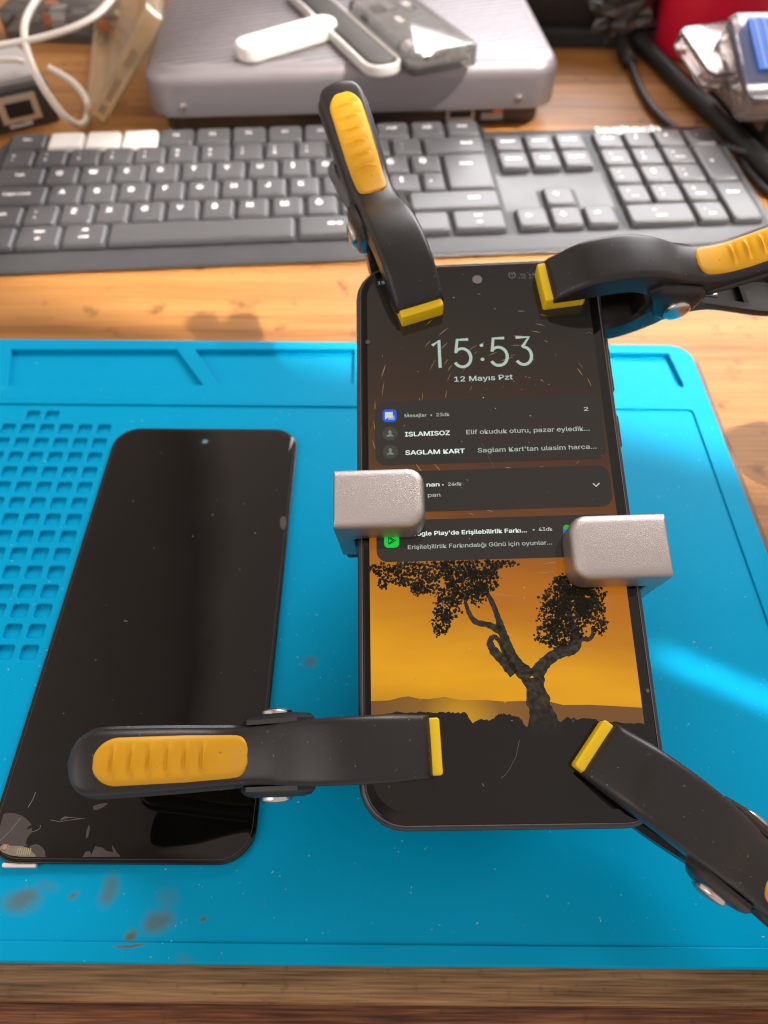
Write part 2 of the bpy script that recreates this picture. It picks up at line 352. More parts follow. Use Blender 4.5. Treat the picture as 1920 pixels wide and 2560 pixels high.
RIM, WORK, FLOOR, BOT = 0.0062, 0.0055, 0.0041, 0.0005
mx0, mx1 = -0.212, 0.1378; my0 = D(960, 2412, RIM).y; my1 = D(900, 855, RIM).y
def matmat():
    m = mat('silicone_mat', (0.0, 0.355, 0.60), 0.42, spec=0.06, bump=0.05, bscale=1500)
    nt = m.node_tree; b = nt.nodes['Principled BSDF']; L = nt.links
    co = nt.nodes.new('ShaderNodeTexCoord').outputs['Object']
    n = nt.nodes.new('ShaderNodeTexNoise'); n.inputs['Scale'].default_value = 130; n.inputs['Detail'].default_value = 4; L.new(co, n.inputs['Vector'])
    sub = nt.nodes.new('ShaderNodeVectorMath'); sub.operation = 'SUBTRACT'; sub.inputs[1].default_value = (0.5, 0.5, 0.5); L.new(n.outputs['Color'], sub.inputs[0])
    sc = nt.nodes.new('ShaderNodeVectorMath'); sc.operation = 'SCALE'; sc.inputs['Scale'].default_value = 0.006; L.new(sub.outputs[0], sc.inputs[0])
    ad = nt.nodes.new('ShaderNodeVectorMath'); ad.operation = 'ADD'; L.new(co, ad.inputs[0]); L.new(sc.outputs[0], ad.inputs[1])
    acc = None
    st = [(55, 2248, 60, 36, 0.75), (188, 2240, 13, 17, 0.75), (272, 2228, 30, 46, 0.6), (395, 2300, 46, 42, 0.75), (330, 2335, 20, 18, 0.95),
          (505, 2292, 12, 9, 0.85), (330, 2368, 50, 7, 0.95), (778, 1655, 22, 16, 0.55), (415, 2245, 30, 30, 0.25), (120, 2210, 40, 20, 0.3), (640, 1380, 16, 16, 0.25), (470, 2400, 30, 20, .2)]
    for px, py, rx, ry, a in st:
        c = D(px, py, WORK); ex = D(px + rx, py, WORK).x - c.x; ey = D(px, py - ry, WORK).y - c.y
        s1 = nt.nodes.new('ShaderNodeVectorMath'); s1.operation = 'SUBTRACT'; s1.inputs[1].default_value = (c.x, c.y, 0); L.new(ad.outputs[0], s1.inputs[0])
        s2 = nt.nodes.new('ShaderNodeVectorMath'); s2.operation = 'MULTIPLY'; s2.inputs[1].default_value = (1 / ex, 1 / ey, 0); L.new(s1.outputs[0], s2.inputs[0])
        le = nt.nodes.new('ShaderNodeVectorMath'); le.operation = 'LENGTH'; L.new(s2.outputs[0], le.inputs[0])
        mr = nt.nodes.new('ShaderNodeMapRange'); mr.interpolation_type = 'SMOOTHSTEP'
        mr.inputs[1].default_value = 1.25; mr.inputs[2].default_value = 0.2; mr.inputs[3].default_value = 0; mr.inputs[4].default_value = a; L.new(le.outputs['Value'], mr.inputs[0])
        if acc is None: acc = mr.outputs[0]
        else:
            q = nt.nodes.new('ShaderNodeMath'); q.operation = 'MAXIMUM'; L.new(acc, q.inputs[0]); L.new(mr.outputs[0], q.inputs[1]); acc = q.outputs[0]
    n2 = nt.nodes.new('ShaderNodeTexNoise'); n2.inputs['Scale'].default_value = 30; n2.inputs['Detail'].default_value = 6; L.new(co, n2.inputs['Vector'])
    m1 = nt.nodes.new('ShaderNodeMix'); m1.data_type = 'RGBA'; m1.inputs[6].default_value = (0.0, 0.305, 0.555, 1); m1.inputs[7].default_value = (0.0, 0.352, 0.615, 1)
    L.new(n2.outputs['Fac'], m1.inputs[0])
    m2 = nt.nodes.new('ShaderNodeMix'); m2.data_type = 'RGBA'; m2.inputs[7].default_value = (0.11, 0.14, 0.09, 1); L.new(acc, m2.inputs[0]); L.new(m1.outputs[2], m2.inputs[6])
    n3 = nt.nodes.new('ShaderNodeTexNoise'); n3.inputs['Scale'].default_value = 1000; n3.inputs['Detail'].default_value = 1; L.new(co, n3.inputs['Vector'])
    r3 = nt.nodes.new('ShaderNodeMapRange'); r3.inputs[1].default_value = 0.77; r3.inputs[2].default_value = 0.80; r3.inputs[4].default_value = 0.5; L.new(n3.outputs['Fac'], r3.inputs[0])
    m3 = nt.nodes.new('ShaderNodeMix'); m3.data_type = 'RGBA'; m3.inputs[7].default_value = (0.45, 0.62, 0.68, 1); L.new(r3.outputs[0], m3.inputs[0]); L.new(m2.outputs[2], m3.inputs[6])
    L.new(m3.outputs[2], b.inputs['Base Color'])
    return m
M['mat'] = matmat()
def d2(px, py, z): q = D(px, py, z); return (q.x, q.y)
outer = rr(mx1 - mx0, my1 - my0, 0.010, 8, (mx0 + mx1) / 2, (my0 + my1) / 2)
wx1 = D(1727, 1012, RIM).x; wy1 = D(500, 1012, RIM).y; wy0 = D(900, 2360, RIM).y
compA = [d2(28, 873, RIM), d2(442, 873, RIM), d2(508, 962, RIM), d2(18, 962, RIM)]
compB = [d2(488, 873, RIM), d2(886, 873, RIM), d2(884, 958, RIM), d2(546, 962, RIM)]
y_a, y_b = compB[0][1], compB[2][1]
compC = [(D(960, 873, RIM).x, y_a), (D(1668, 875, RIM).x, y_a), (D(1708, 958, RIM).x, y_b), (D(952, 960, RIM).x, y_b)]
hole = [(-0.1835 + 0.0085 * math.cos(a), 0.2485 + 0.0085 * math.sin(a)) for a in [2 * math.pi * k / 20 for k in range(20)]]
work = rr(wx1 - (mx0 + 0.012), wy1 - wy0, 0.002, 4, (wx1 + mx0 + 0.012) / 2, (wy0 + wy1) / 2)
mb = MB()
mb.add(*fill2d(outer, [], BOT, FLOOR, 0.0002))
pk = []
g0 = D(259, 1073, WORK); sx_, sy_ = 0.00785, 0.00767
for j in range(-1, 14):
    for i in range(0, 13):
        if j == -1 and i not in (3, 4): continue
        x, y = g0.x - sx_ * i, g0.y - sy_ * j
        if x < mx0 + 0.016: continue
        pk.append(rr(0.0056, 0.0054, 0.0010, 3, x, y))
mb.add(*fill2d(rr(mx1 - mx0 - 0.0006, my1 - my0 - 0.0006, 0.010, 8, (mx0 + mx1) / 2, (my0 + my1) / 2), [compA, compB, compC, hole] + pk, FLOOR - 0.0003, WORK, 0.00028))
mb.add(*fill2d(outer, [work, compA, compB, compC, hole], WORK - 0.0003, RIM, 0.00028))
for k in range(150):                                 # moulded ruler on the rim
    x = mx0 + 0.03 + k * 0.002; 
    if x > mx1 - 0.03: break
    h = 0.0035 if k % 5 == 0 else 0.0022
    mb.add(*box(x - 0.00012, x + 0.00012, wy1 + 0.0012, wy1 + 0.0012 + h, RIM - 0.0001, RIM + 0.00012))
siliconemat = mb.build('silicone_mat', M['mat'], smooth=True)
tag(siliconemat, 'bright blue silicone repair mat with square pockets and brown burn stains', 'work mat')

# ------------------------------------------------------------------ sunlight through the window panes
def d3(px, py): q = D(px, py, RIM); return (q.x, q.y)
a, b = Vector(d3(708, 862)), Vector(d3(1815, 1150)); dr = (b - a)
beam('sun_through_window', tuple(a - dr * 0.9), tuple(b + dr * 0.8), 0.27, 0.82)
a, b = Vector(d3(1640, 1648)), Vector(d3(1925, 1768)); dr = (b - a)
beam('sun_through_gap', tuple(a - dr * 0.1), tuple(b + dr * 1.5), 0.0048, 0.0036, 2.4, 0.35)

# ------------------------------------------------------------------ the phone being repaired
PW, PL, PR = 0.0757, 0.1650, 0.0115
phone = thing('smartphone', 'black smartphone with lit lock screen, propped up and squeezed by yellow and black clamps', 'smartphone', PHM)
obj('back_cover', *rprism(PW - 0.0006, PL - 0.0006, PR, -0.0086, -0.0050, 0, 0.0025), M['frame'], phone, smooth=True)
mb = MB(); mb.add(*rprism(PW, PL, PR, -0.0052, -0.0004, 0.0017, 0.0004))
obj('frame', mb.v, mb.f, M['frame'], phone, smooth=True)
def ring(w, l, r, t, z0, z1):
    a = rr(w, l, r, 8); b = rr(w - 2 * t, l - 2 * t, r - t, 8); n = len(a)
    v = [(x, y, z0) for x, y in a] + [(x, y, z1) for x, y in a] + [(x, y, z1) for x, y in b] + [(x, y, z0) for x, y in b]
    f = []
    for k in range(n):
        j = (k + 1) % n
        f += [(k, j, n + j, n + k), (n + k, n + j, 2 * n + j, 2 * n + k), (2 * n + k, 2 * n + j, 3 * n + j, 3 * n + k)]
    return v, f
obj('rim', *ring(PW - 0.0025, PL - 0.0025, PR - 0.00125, 0.00018, -0.0009, -0.00022), M['rim'], phone, smooth=True)
mb = MB()
for y0, y1_ in ((0.036, 0.054), (0.018, 0.028)): mb.add(*rprism(0.0010, y1_ - y0, 0.0004, -0.0044, -0.0024, 0.0003, 0.0003, PW / 2 + 0.0001, (y0 + y1_) / 2))
obj('side_button', *rprism(0.0012, 0.018, 0.0005, -0.0044, -0.0024, 0.0003, 0.0003, PW / 2 + 0.0001, 0.045), M['frame'], phone, smooth=True)
obj('side_button', *rprism(0.0012, 0.010, 0.0005, -0.0044, -0.0024, 0.0003, 0.0003, PW / 2 + 0.0001, 0.023), M['frame'], phone, smooth=True)
GW, GL = PW - 0.0032, PL - 0.0032
screen = obj('screen', *rprism(GW, GL, PR - 0.0016, -0.0012, 0.0, 0.00035, 0), M['glass'], phone, smooth=True)

def emat(name, e, base=(0.004, 0.004, 0.004), rough=0.03):
    return mat(name, base, rough, spec=0.45, emis=e, estr=1.0)
def lin(r, g, b): return tuple(((c / 255 + 0.055) / 1.055) ** 2.4 if c > 10 else c / 255 / 12.92 for c in (r, g, b))
REF = lin(50, 43, 40)
def em(r, g, b): return tuple(max(c - q * 0.85, 0.0) for c, q in zip(lin(r, g, b), REF))

ax0 = P(925, 1500).x; ax1 = P(1607, 1780).x; ay1 = GL / 2 - 0.0022; ay0 = -GL / 2 + 0.0030
def wallpaper_mat():
    m = emat('wallpaper_sunset', (0, 0, 0)); nt = m.node_tree; b = nt.nodes['Principled BSDF']; L = nt.links
    co = nt.nodes.new('ShaderNodeTexCoord').outputs['Object']; sx = nt.nodes.new('ShaderNodeSeparateXYZ'); L.new(co, sx.inputs[0])
    n = nt.nodes.new('ShaderNodeTexNoise'); n.inputs['Scale'].default_value = 1.0; n.inputs['Detail'].default_value = 3
    mp = nt.nodes.new('ShaderNodeMapping'); mp.inputs['Scale'].default_value = (18, 70, 1); mp.inputs['Rotation'].default_value = (0, 0, 0.12); L.new(co, mp.inputs['Vector']); L.new(mp.outputs[0], n.inputs['Vector'])
    s = nt.nodes.new('ShaderNodeMath'); s.operation = 'MULTIPLY_ADD'; s.inputs[1].default_value = 0.022; s.inputs[2].default_value = -0.011; L.new(n.outputs['Fac'], s.inputs[0])
    a2 = nt.nodes.new('ShaderNodeMath'); L.new(sx.outputs[1], a2.inputs[0]); L.new(s.outputs[0], a2.inputs[1])
    x2 = nt.nodes.new('ShaderNodeMath'); x2.operation = 'MULTIPLY_ADD'; x2.inputs[1].default_value = 0.18; L.new(sx.outputs[0], x2.inputs[0]); L.new(a2.outputs[0], x2.inputs[2])
    mr = nt.nodes.new('ShaderNodeMapRange'); y_lo, y_hi = -0.062, 0.08
    mr.inputs[1].default_value = y_lo; mr.inputs[2].default_value = y_hi; L.new(x2.outputs[0], mr.inputs[0])
    r = nt.nodes.new('ShaderNodeValToRGB'); e = r.color_ramp.elements
    stops = [(P(960, 1800).y, (200, 140, 20)), (P(960, 1710).y, (228, 160, 18)), (P(960, 1620).y, (205, 138, 22)), (P(960, 1500).y, (182, 110, 30)), (P(960, 1400).y, (160, 95, 36)),
             (P(960, 1290).y, (112, 70, 42)), (P(960, 1180).y, (88, 60, 44)), (P(960, 1000).y, (66, 52, 44)), (P(960, 860).y, (57, 49, 44)), (P(960, 680).y, (50, 44, 41))]
    e[0].position = 0; e[1].position = 1
    for i, (y, c) in enumerate(stops):
        t = (y - y_lo) / (y_hi - y_lo)
        k = e[0] if i == 0 else (e[-1] if i == len(stops) - 1 else e.new(min(max(t, 0), 1)))
        k.position = min(max(t, 0), 1); k.color = (*em(*c), 1)
    L.new(mr.outputs[0], r.inputs['Fac']); L.new(r.outputs['Color'], b.inputs['Emission Color'])
    return m
def sheet(name, outline, h, m, parent, smooth=False):
    return obj(name, [(x, y, h) for x, y in outline], [tuple(range(len(outline)))], m, parent)
def fan(name, pts, h, m, parent):                    # concave outline
    v, f = fill2d_flat(pts); return obj(name, [(x, y, h) for x, y in v], f, m, parent)
def fill2d_flat(pts):
    from mathutils.geometry import tessellate_polygon
    t = tessellate_polygon([[Vector((x, y, 0)) for x, y in pts]])
    out = []
    for a, b, c in t:
        ax, ay = pts[a]; bx, by = pts[b]; cx, cy = pts[c]
        out.append((a, b, c) if (bx - ax) * (cy - ay) - (by - ay) * (cx - ax) > 0 else (a, c, b))
    return pts, out
H1 = 0.00002
sheet('wallpaper', rr(ax1 - ax0, ay1 - ay0, 0.0085, 8, (ax0 + ax1) / 2, (ay0 + ay1) / 2), H1 * 1, wallpaper_mat(), screen)
def p2(px, py): q = P(px, py); return (q.x, q.y)
def z6(x, y): return p2(780 + 0.6028 * x, 1100 + 0.6028 * y)
# star trails
mb = MB(); sc_ = p2(1300, 1005); rnd = random.Random(3)
for k in range(150):
    r = rnd.uniform(0.004, 0.062); a0 = rnd.uniform(0, 2 * math.pi); da = rnd.uniform(0.05, 0.16) ; wd = rnd.uniform(0.00004, 0.00011)
    pts = []
    for q in range(7):
        a = a0 + da * q / 6; pts.append((sc_[0] + r * math.cos(a), sc_[1] + r * math.sin(a), a))
    if any(not (ax0 + 0.001 < x < ax1 - 0.001) or y > ay1 - 0.014 or y < -0.028 for x, y, _ in pts): continue
    n = len(mb.v); v = []
    for i, (x, y, a) in enumerate(pts):
        w = wd * math.sin(math.pi * (i + 0.3) / 6.6)
        v += [(x - w * math.cos(a), y - w * math.sin(a), H1 * 2), (x + w * math.cos(a), y + w * math.sin(a), H1 * 2)]
    mb.add(v, [(2 * i, 2 * i + 1, 2 * i + 3, 2 * i + 2) for i in range(6)])
mb.build('star_trails', emat('star_trail_glow', em(165, 132, 92)), screen, False)
# hills and dark ground
hl = [z6(*q) for q in [(243, 1083), (320, 1080), (365, 1068), (400, 1063), (440, 1072), (480, 1075), (550, 1065), (580, 1072), (620, 1079), (720, 1078), (800, 1085), (870, 1082), (990, 1086), (1040, 1099), (1150, 1098), (1250, 1103), (1386, 1110)]]
hl[0] = (ax0, hl[0][1]); hl[-1] = (ax1, hl[-1][1])
def hill_mat():
    m = emat('hill_glow', em(115, 80, 48)); nt = m.node_tree; b = nt.nodes['Principled BSDF']; L = nt.links
    co = nt.nodes.new('ShaderNodeTexCoord').outputs['Object']
    le = nt.nodes.new('ShaderNodeVectorMath'); le.operation = 'DISTANCE'; c = z6(620, 1175); le.inputs[1].default_value = (c[0], c[1], 0); L.new(co, le.inputs[0])
    mr = nt.nodes.new('ShaderNodeMapRange'); mr.inputs[1].default_value = 0.001; mr.inputs[2].default_value = 0.022; L.new(le.outputs['Value'], mr.inputs[0])
    r = nt.nodes.new('ShaderNodeValToRGB'); r.color_ramp.elements[0].color = (*em(205, 150, 15), 1); r.color_ramp.elements[1].color = (*em(122, 84, 50), 1)
    k = r.color_ramp.elements.new(0.45); k.color = (*em(140, 98, 45), 1)
    L.new(mr.outputs[0], r.inputs['Fac']); L.new(r.outputs['Color'], b.inputs['Emission Color']); return m
gb = z6(600, 1200)[1]
fan('hills', [(ax0, gb), (ax1, gb)] + hl[::-1], H1 * 3, hill_mat(), screen)
gl = [(243, 1140), (330, 1130), (430, 1128), (520, 1132), (560, 1127), (600, 1134), (640, 1129), (655, 1160), (668, 1172), (700, 1160), (740, 1163), (775, 1137), (800, 1135), (850, 1148), (870, 1160), (885, 1188), (893, 1188), (905, 1155), (1030, 1172), (1060, 1150), (1100, 1158), (1140, 1152), (1200, 1166), (1300, 1172), (1388, 1178)]
rg = random.Random(5); gp = []
for (xa, ya), (xb, yb_) in zip(gl, gl[1:]):
    for q in range(5): gp.append(z6(xa + (xb - xa) * q / 5, ya + (yb_ - ya) * q / 5 + rg.uniform(-4, 4)))
gp[0] = (ax0, gp[0][1]); gp.append((ax1, z6(1386, 1178)[1]))
g_y = ay0 + 0.0086
wpo = rr(ax1 - ax0, ay1 - ay0, 0.0085, 8, (ax0 + ax1) / 2, (ay0 + ay1) / 2)
fan('ground', [q for q in wpo if q[1] < 0] + gp[::-1], H1 * 4, emat('ground_dark', em(42, 36, 33)), screen)
# tree silhouette on the wallpaper
mb = MB(); limbs = [[(990, 1275, 135), (966, 1190, 124), (948, 1120, 102), (930, 1050, 84), (918, 985, 84)], [(922, 985, 62), (965, 925, 52), (1020, 885, 46), (1075, 868, 50), (1098, 830, 42), (1080, 765, 24), (1050, 690, 14)],
         [(1095, 815, 16), (1140, 828, 18), (1162, 812, 16), (1162, 775, 11)], [(905, 985, 74), (850, 935, 62), (815, 870, 46), (790, 800, 38), (772, 740, 26), (745, 670, 20), (710, 610, 12)],
         [(785, 795, 30), (735, 768, 26), (680, 755, 24), (650, 715, 18), (630, 650, 10)], [(840, 970, 48), (795, 918, 42), (752, 872, 36), (738, 836, 26), (756, 816, 20), (778, 838, 16), (796, 880, 16), (822, 908, 18)]]
for lb in limbs:
    sp = smoothpath([(x, y, w) for x, y, w in lb], 6); v = []
    for i, q in enumerate(sp):
        d = (sp[min(i + 1, len(sp) - 1)] - sp[max(i - 1, 0)]); d.z = 0; d.normalize(); nx, ny = -d.y, d.x
        w = (q.z / 2) * (1 + 0.14 * rg.uniform(-1, 1))
        for s_ in (-1, 1): v.append((*z6(q.x + s_ * nx * w, q.y + s_ * ny * w), H1 * 5))
    mb.add(v, [(2 * i, 2 * i + 2, 2 * i + 3, 2 * i + 1) for i in range(len(sp) - 1)])
def bark():
    m = emat('bark_dark', em(64, 56, 44)); nt = m.node_tree; b = nt.nodes['Principled BSDF']; L = nt.links
    co = nt.nodes.new('ShaderNodeTexCoord').outputs['Object']
    n = nt.nodes.new('ShaderNodeTexNoise'); n.inputs['Scale'].default_value = 700; n.inputs['Detail'].default_value = 4; L.new(co, n.inputs['Vector'])
    r = nt.nodes.new('ShaderNodeValToRGB'); r.color_ramp.elements[0].position = .4; r.color_ramp.elements[0].color = (*em(48, 41, 36), 1); r.color_ramp.elements[1].position = .75; r.color_ramp.elements[1].color = (*em(78, 68, 53), 1)
    L.new(n.outputs['Fac'], r.inputs['Fac'])
    sx = nt.nodes.new('ShaderNodeSeparateXYZ'); L.new(co, sx.inputs[0]); mr = nt.nodes.new('ShaderNodeMapRange')
    mr.inputs[1].default_value = z6(960, 1230)[1]; mr.inputs[2].default_value = z6(960, 1080)[1]; L.new(sx.outputs[1], mr.inputs[0])
    mx = nt.nodes.new('ShaderNodeMix'); mx.data_type = 'RGBA'; mx.inputs[6].default_value = (*em(42, 36, 33), 1); L.new(mr.outputs[0], mx.inputs[0]); L.new(r.outputs['Color'], mx.inputs[7])
    L.new(mx.outputs[2], b.inputs['Emission Color']); return m
mb.build('tree_trunk', bark(), screen, False)
mb = MB(); rl = random.Random(11)
blobs = [(285, 535, 45, 22), (330, 560, 55, 30), (290, 595, 20, 22), (400, 530, 60, 32), (375, 585, 25, 20), (470, 595, 55, 38), (440, 620, 30, 25), (520, 545, 60, 40), (600, 540, 70, 50), (640, 600, 70, 60), (580, 640, 60, 45), (700, 530, 70, 40), (720, 585, 50, 45), (780, 512, 60, 20), (560, 700, 48, 45),
         (535, 755, 35, 45), (520, 790, 14, 22), (690, 640, 40, 40), (1090, 595, 55, 40), (1045, 600, 45, 40), (1020, 660, 60, 55), (1140, 640, 70, 55), (1000, 725, 55, 55), (1070, 720, 80, 75), (1160, 700, 55, 45), (975, 805, 42, 38), (1050, 800, 70, 50), (1020, 845, 35, 20), (1195, 770, 30, 34), (1130, 590, 50, 30), (1100, 660, 60, 60)]
for bx_, by_, rx, ry in blobs:
    for k in range(int(rx * ry * 0.085)):
        a = rl.uniform(0, 2 * math.pi); q = math.sqrt(rl.random()) * (1.08 if rl.random() < .85 else 1.35); cx_, cy_ = bx_ + rx * q * math.cos(a), by_ + ry * q * math.sin(a)
        if cy_ < 500: continue
        s_ = rl.uniform(2.8, 8.5); t0 = rl.uniform(0, 6.28); n = rl.choice((4, 5))
        pts = [(*z6(cx_ + s_ * rl.uniform(.6, 1.2) * math.cos(t0 + 6.283 * j / n), cy_ - s_ * rl.uniform(.6, 1.2) * math.sin(t0 + 6.283 * j / n)), H1 * 6) for j in range(n)]
        mb.add(pts, [tuple(range(n))])
mb.build('tree_foliage', emat('foliage_dark', em(50, 43, 36)), screen, False)
# notification cards
M['card'] = emat('notification_card', em(61, 54, 50))
cl, cr = P(939, 1200).x, P(1519, 1150).x
def card(yt, yb): return sheet('notification_card', rr(cr - cl, yt - yb, 0.0032, 6, (cl + cr) / 2, (yt + yb) / 2), H1 * 8, M['card'], screen)
y_c1t, y_c1b = P(1230, 995).y, P(1230, 1155).y
card(y_c1t, y_c1b); card(P(1512, 1163).y, P(1529, 1266).y); card(P(1300, 1292).y, P(1000, 1405).y)
# text and icons
TXT = {}
def tmat(c):
    if c not in TXT: TXT[c] = emat('screen_text_ink', em(*c))
    return TXT[c]
def text(name, s, l, r, cap, c, bold=0.0, h=H1 * 11, shear=0.0):   # baseline from pixel l to pixel r, cap height in pixels
    v, f = textmesh(s, bold); A = P(*l); B = P(*r); up = P(l[0], l[1] - cap)
    w = max(p.x for p in v); ch = 0.72
    X = (B - A) / w; hh = (up - A).length / ch; nrm = Vector((-X.y, X.x, 0)).normalized()
    out = [A + X * p.x + nrm * (p.y * hh) for p in v]
    return obj(name, [(p.x, p.y, h + q.z * 0.000003) for p, q in zip(out, v)], f, tmat(c), screen)
WH, GR, DG = (225, 240, 230), (172, 180, 172), (185, 192, 184)
def stroke(mb, pts, w, h):                           # round-ended ribbon in phone coordinates
    pts = [Vector((x, y)) for x, y in pts]; v = []
    for i, q in enumerate(pts):
        d = (pts[min(i + 1, len(pts) - 1)] - pts[max(i - 1, 0)]).normalized(); n = Vector((-d.y, d.x)) * w / 2
        v += [(q.x + n.x, q.y + n.y, h), (q.x - n.x, q.y - n.y, h)]
    mb.add(v, [(2 * i, 2 * i + 1, 2 * i + 3, 2 * i + 2) for i in range(len(pts) - 1)])
def digit(ch):                                       # unit digits, height 1
    if ch == '1': return [[(0.0, 0.80), (0.27, 0.985), (0.27, 0.0)]]
    if ch == '5':
        arc = [(0.28 + 0.33 * math.cos(math.radians(a)), 0.325 + 0.325 * math.sin(math.radians(a))) for a in range(135, -151, -15)]
        return [[(0.55, 0.97), (0.12, 0.97), (0.04, 0.50)], [(0.04, 0.50)] + arc]
    if ch == '3':
        arc = [(0.29 + 0.31 * math.cos(math.radians(a)), 0.315 + 0.315 * math.sin(math.radians(a))) for a in range(92, -151, -15)]
        return [[(0.05, 0.97), (0.56, 0.97), (0.27, 0.62)], [(0.27, 0.62)] + arc]
mb = MB(); A = P(1083, 921); B = P(1344, 911); ux = (B - A).normalized(); uy = Vector((-ux.y, ux.x, 0)); hgt = (P(1150, 848) - P(1150, 918)).length; Wd = (B - A).length
for ch, fx in (('1', 0.0), ('5', 0.215), ('5', 0.565), ('3', 0.80)):
    wdt = 0.62
    for st in digit(ch):
        stroke(mb, [((A + ux * (fx * Wd + x * hgt * 0.80) + uy * (y * hgt)).x, (A + ux * (fx * Wd + x * hgt * 0.80) + uy * (y * hgt)).y) for x, y in st], 0.00092, H1 * 11)
for yy in (0.24, 0.74):
    q = A + ux * (0.478 * Wd) + uy * (yy * hgt); mb.add([(q.x + 0.00056 * math.cos(a), q.y + 0.00056 * math.sin(a), H1 * 11) for a in [2 * math.pi * k / 14 for k in range(14)]], [tuple(range(14))])
mb.build('clock_digits', tmat((176, 194, 182)), screen, False)
text('date_text', '12 Mayıs Pzt', (1136, 955), (1282, 949), 17, (185, 205, 195), 0.010)
text('header_text', 'Mesajlar  •  23dk', (1012, 1044), (1124, 1040.5), 11, GR, 0.010)
text('count_text', '2', (1460, 1028), (1471, 1027.5), 13, DG, 0.01)
text('sender_text', 'ISLAMISOZ', (1013, 1092), (1125, 1088), 15, WH, 0.022)
text('message_text', 'Elif okuduk oturu, pazar eyledik...', (1166, 1086.5), (1474, 1077), 15, GR, 0.010)
text('sender_text', 'SAGLAM KART', (1014, 1138), (1162.5, 1133), 15, WH, 0.022)
text('message_text', "Saglam Kart'tan ulasim harca...", (1194.6, 1132), (1491, 1122), 15, GR, 0.010)
text('header_text', 'nan', (1067, 1217), (1099, 1216), 13, WH, 0.022)
text('header_text', '•  24dk', (1105, 1216), (1154, 1214), 11.5, DG, 0.010)
text('message_text', 'pan', (1070, 1243), (1101, 1242), 13, GR, 0.010)
text('header_text', "Google Play'de Erişilebilirlik Farkı...", (1019, 1340.5), (1317, 1331), 14, WH, 0.022)
text('header_text', '•  43dk', (1332, 1328.5), (1381, 1327), 12, DG, 0.010)
text('message_text', 'Erişilebilirlik Farkındalığı Günü için oyunlar...', (1020, 1373.5), (1380, 1361.5), 14, GR, 0.010)
text('status_text', 'Vo', (1299, 690), (1314, 689.5), 7, (120, 118, 112)); text('status_text', 'LTE', (1298, 698), (1315, 697.5), 7, (120, 118, 112))
text('status_text', '4.5G', (1322, 690), (1342, 689), 8, (125, 122, 116)); text('status_text', '1F', (1323, 698), (1331, 697.5), 6, (120, 118, 112))
text('status_text', '15:53', (945, 712), (985, 709), 10, (150, 165, 158))
def disc(px, py, rpx, h, m, name, n=24):
    c = P(px, py); r = (P(px + rpx, py) - c).length
    return obj(name, [(c.x + r * math.cos(2 * math.pi * k / n), c.y + r * math.sin(2 * math.pi * k / n), h) for k in range(n)], [tuple(range(n))], m, screen)
def roundsq(px, py, s, h, m, name):
    c = P(px, py); w = (P(px + s / 2, py) - c).length * 2
    return sheet(name, rr(w, w, w * 0.28, 5, c.x, c.y), h, m, screen), c, w
av = emat('avatar_disc', em(72, 70, 64)); avp = emat('avatar_figure', em(120, 132, 120))
for px, py in ((975, 1085), (976, 1130)):
    disc(px, py, 19, H1 * 10, av, 'contact_avatar'); c = P(px, py); u_ = (P(px + 10, py) - c).length / 10
    mb = MB()
    mb.add([(c.x + 4.3 * u_ * math.cos(a), c.y + 4.5 * u_ + 4.8 * u_ * math.sin(a), H1 * 12) for a in [2 * math.pi * k / 16 for k in range(16)]], [tuple(range(16))])
    mb.add([(c.x - 8.5 * u_, c.y - 8 * u_, H1 * 12), (c.x + 8.5 * u_, c.y - 8 * u_, H1 * 12), (c.x + 8.5 * u_, c.y - 5.5 * u_, H1 * 12), (c.x + 3 * u_, c.y - 2 * u_, H1 * 12), (c.x + 2 * u_, c.y + 2 * u_, H1 * 12), (c.x - 2 * u_, c.y + 2 * u_, H1 * 12), (c.x - 3 * u_, c.y - 2 * u_, H1 * 12), (c.x - 8.5 * u_, c.y - 5.5 * u_, H1 * 12)], [tuple(range(8))])
    mb.build('avatar_figure', avp, screen, False)
ic, c, w = roundsq(974, 1040, 35, H1 * 10, emat('message_icon_blue', em(48, 92, 215)), 'message_icon')
mb = MB(); q = w / 35
def rq(x0, y0, x1, y1, h): return [(c.x + x0 * q, c.y + y0 * q, h), (c.x + x1 * q, c.y + y0 * q, h), (c.x + x1 * q, c.y + y1 * q, h), (c.x + x0 * q, c.y + y1 * q, h)]
mb.add(rq(-4, -11.5, 12, 0, H1 * 12), [(0, 1, 2, 3)], 1); mb.add(rq(-11.5, -6, 8, 10, H1 * 13), [(0, 1, 2, 3)], 0)
mb.add([(c.x - 11.5 * q, c.y - 5.9 * q, H1 * 13), (c.x - 11.5 * q, c.y - 11 * q, H1 * 13), (c.x - 5 * q, c.y - 5.9 * q, H1 * 13)], [(0, 1, 2)], 0)
mb.build('speech_bubble', [emat('bubble_white', em(205, 215, 200)), emat('bubble_pale_blue', em(140, 175, 215))], screen, False)
ic, c, w = roundsq(979, 1352, 37, H1 * 10, emat('app_icon_green', em(25, 205, 70)), 'app_icon')
q = w / 37; mb = MB()
T_ = [(-7, 9.5), (-7, -9.5), (10, 0)]
tri = [(c.x + x * q, c.y + y * q) for x, y in T_]
for a, b in zip(tri, tri[1:] + tri[:1]): stroke(mb, [a, b], 2.1 * q, H1 * 12)
stroke(mb, [tri[0], (c.x + 4.5 * q, c.y - 3 * q)], 1.9 * q, H1 * 12); stroke(mb, [tri[1], (c.x + 4.5 * q, c.y + 3 * q)], 1.9 * q, H1 * 12)
mb.build('triangle_mark', emat('icon_mark_dark', em(38, 48, 36)), screen, False)
fan('coloured_badge', [p2(*k) for k in ((1407, 1324), (1409, 1316), (1416, 1313), (1440, 1320), (1440, 1350), (1411, 1362))], H1 * 10, emat('badge_blue', em(35, 105, 225)), screen)
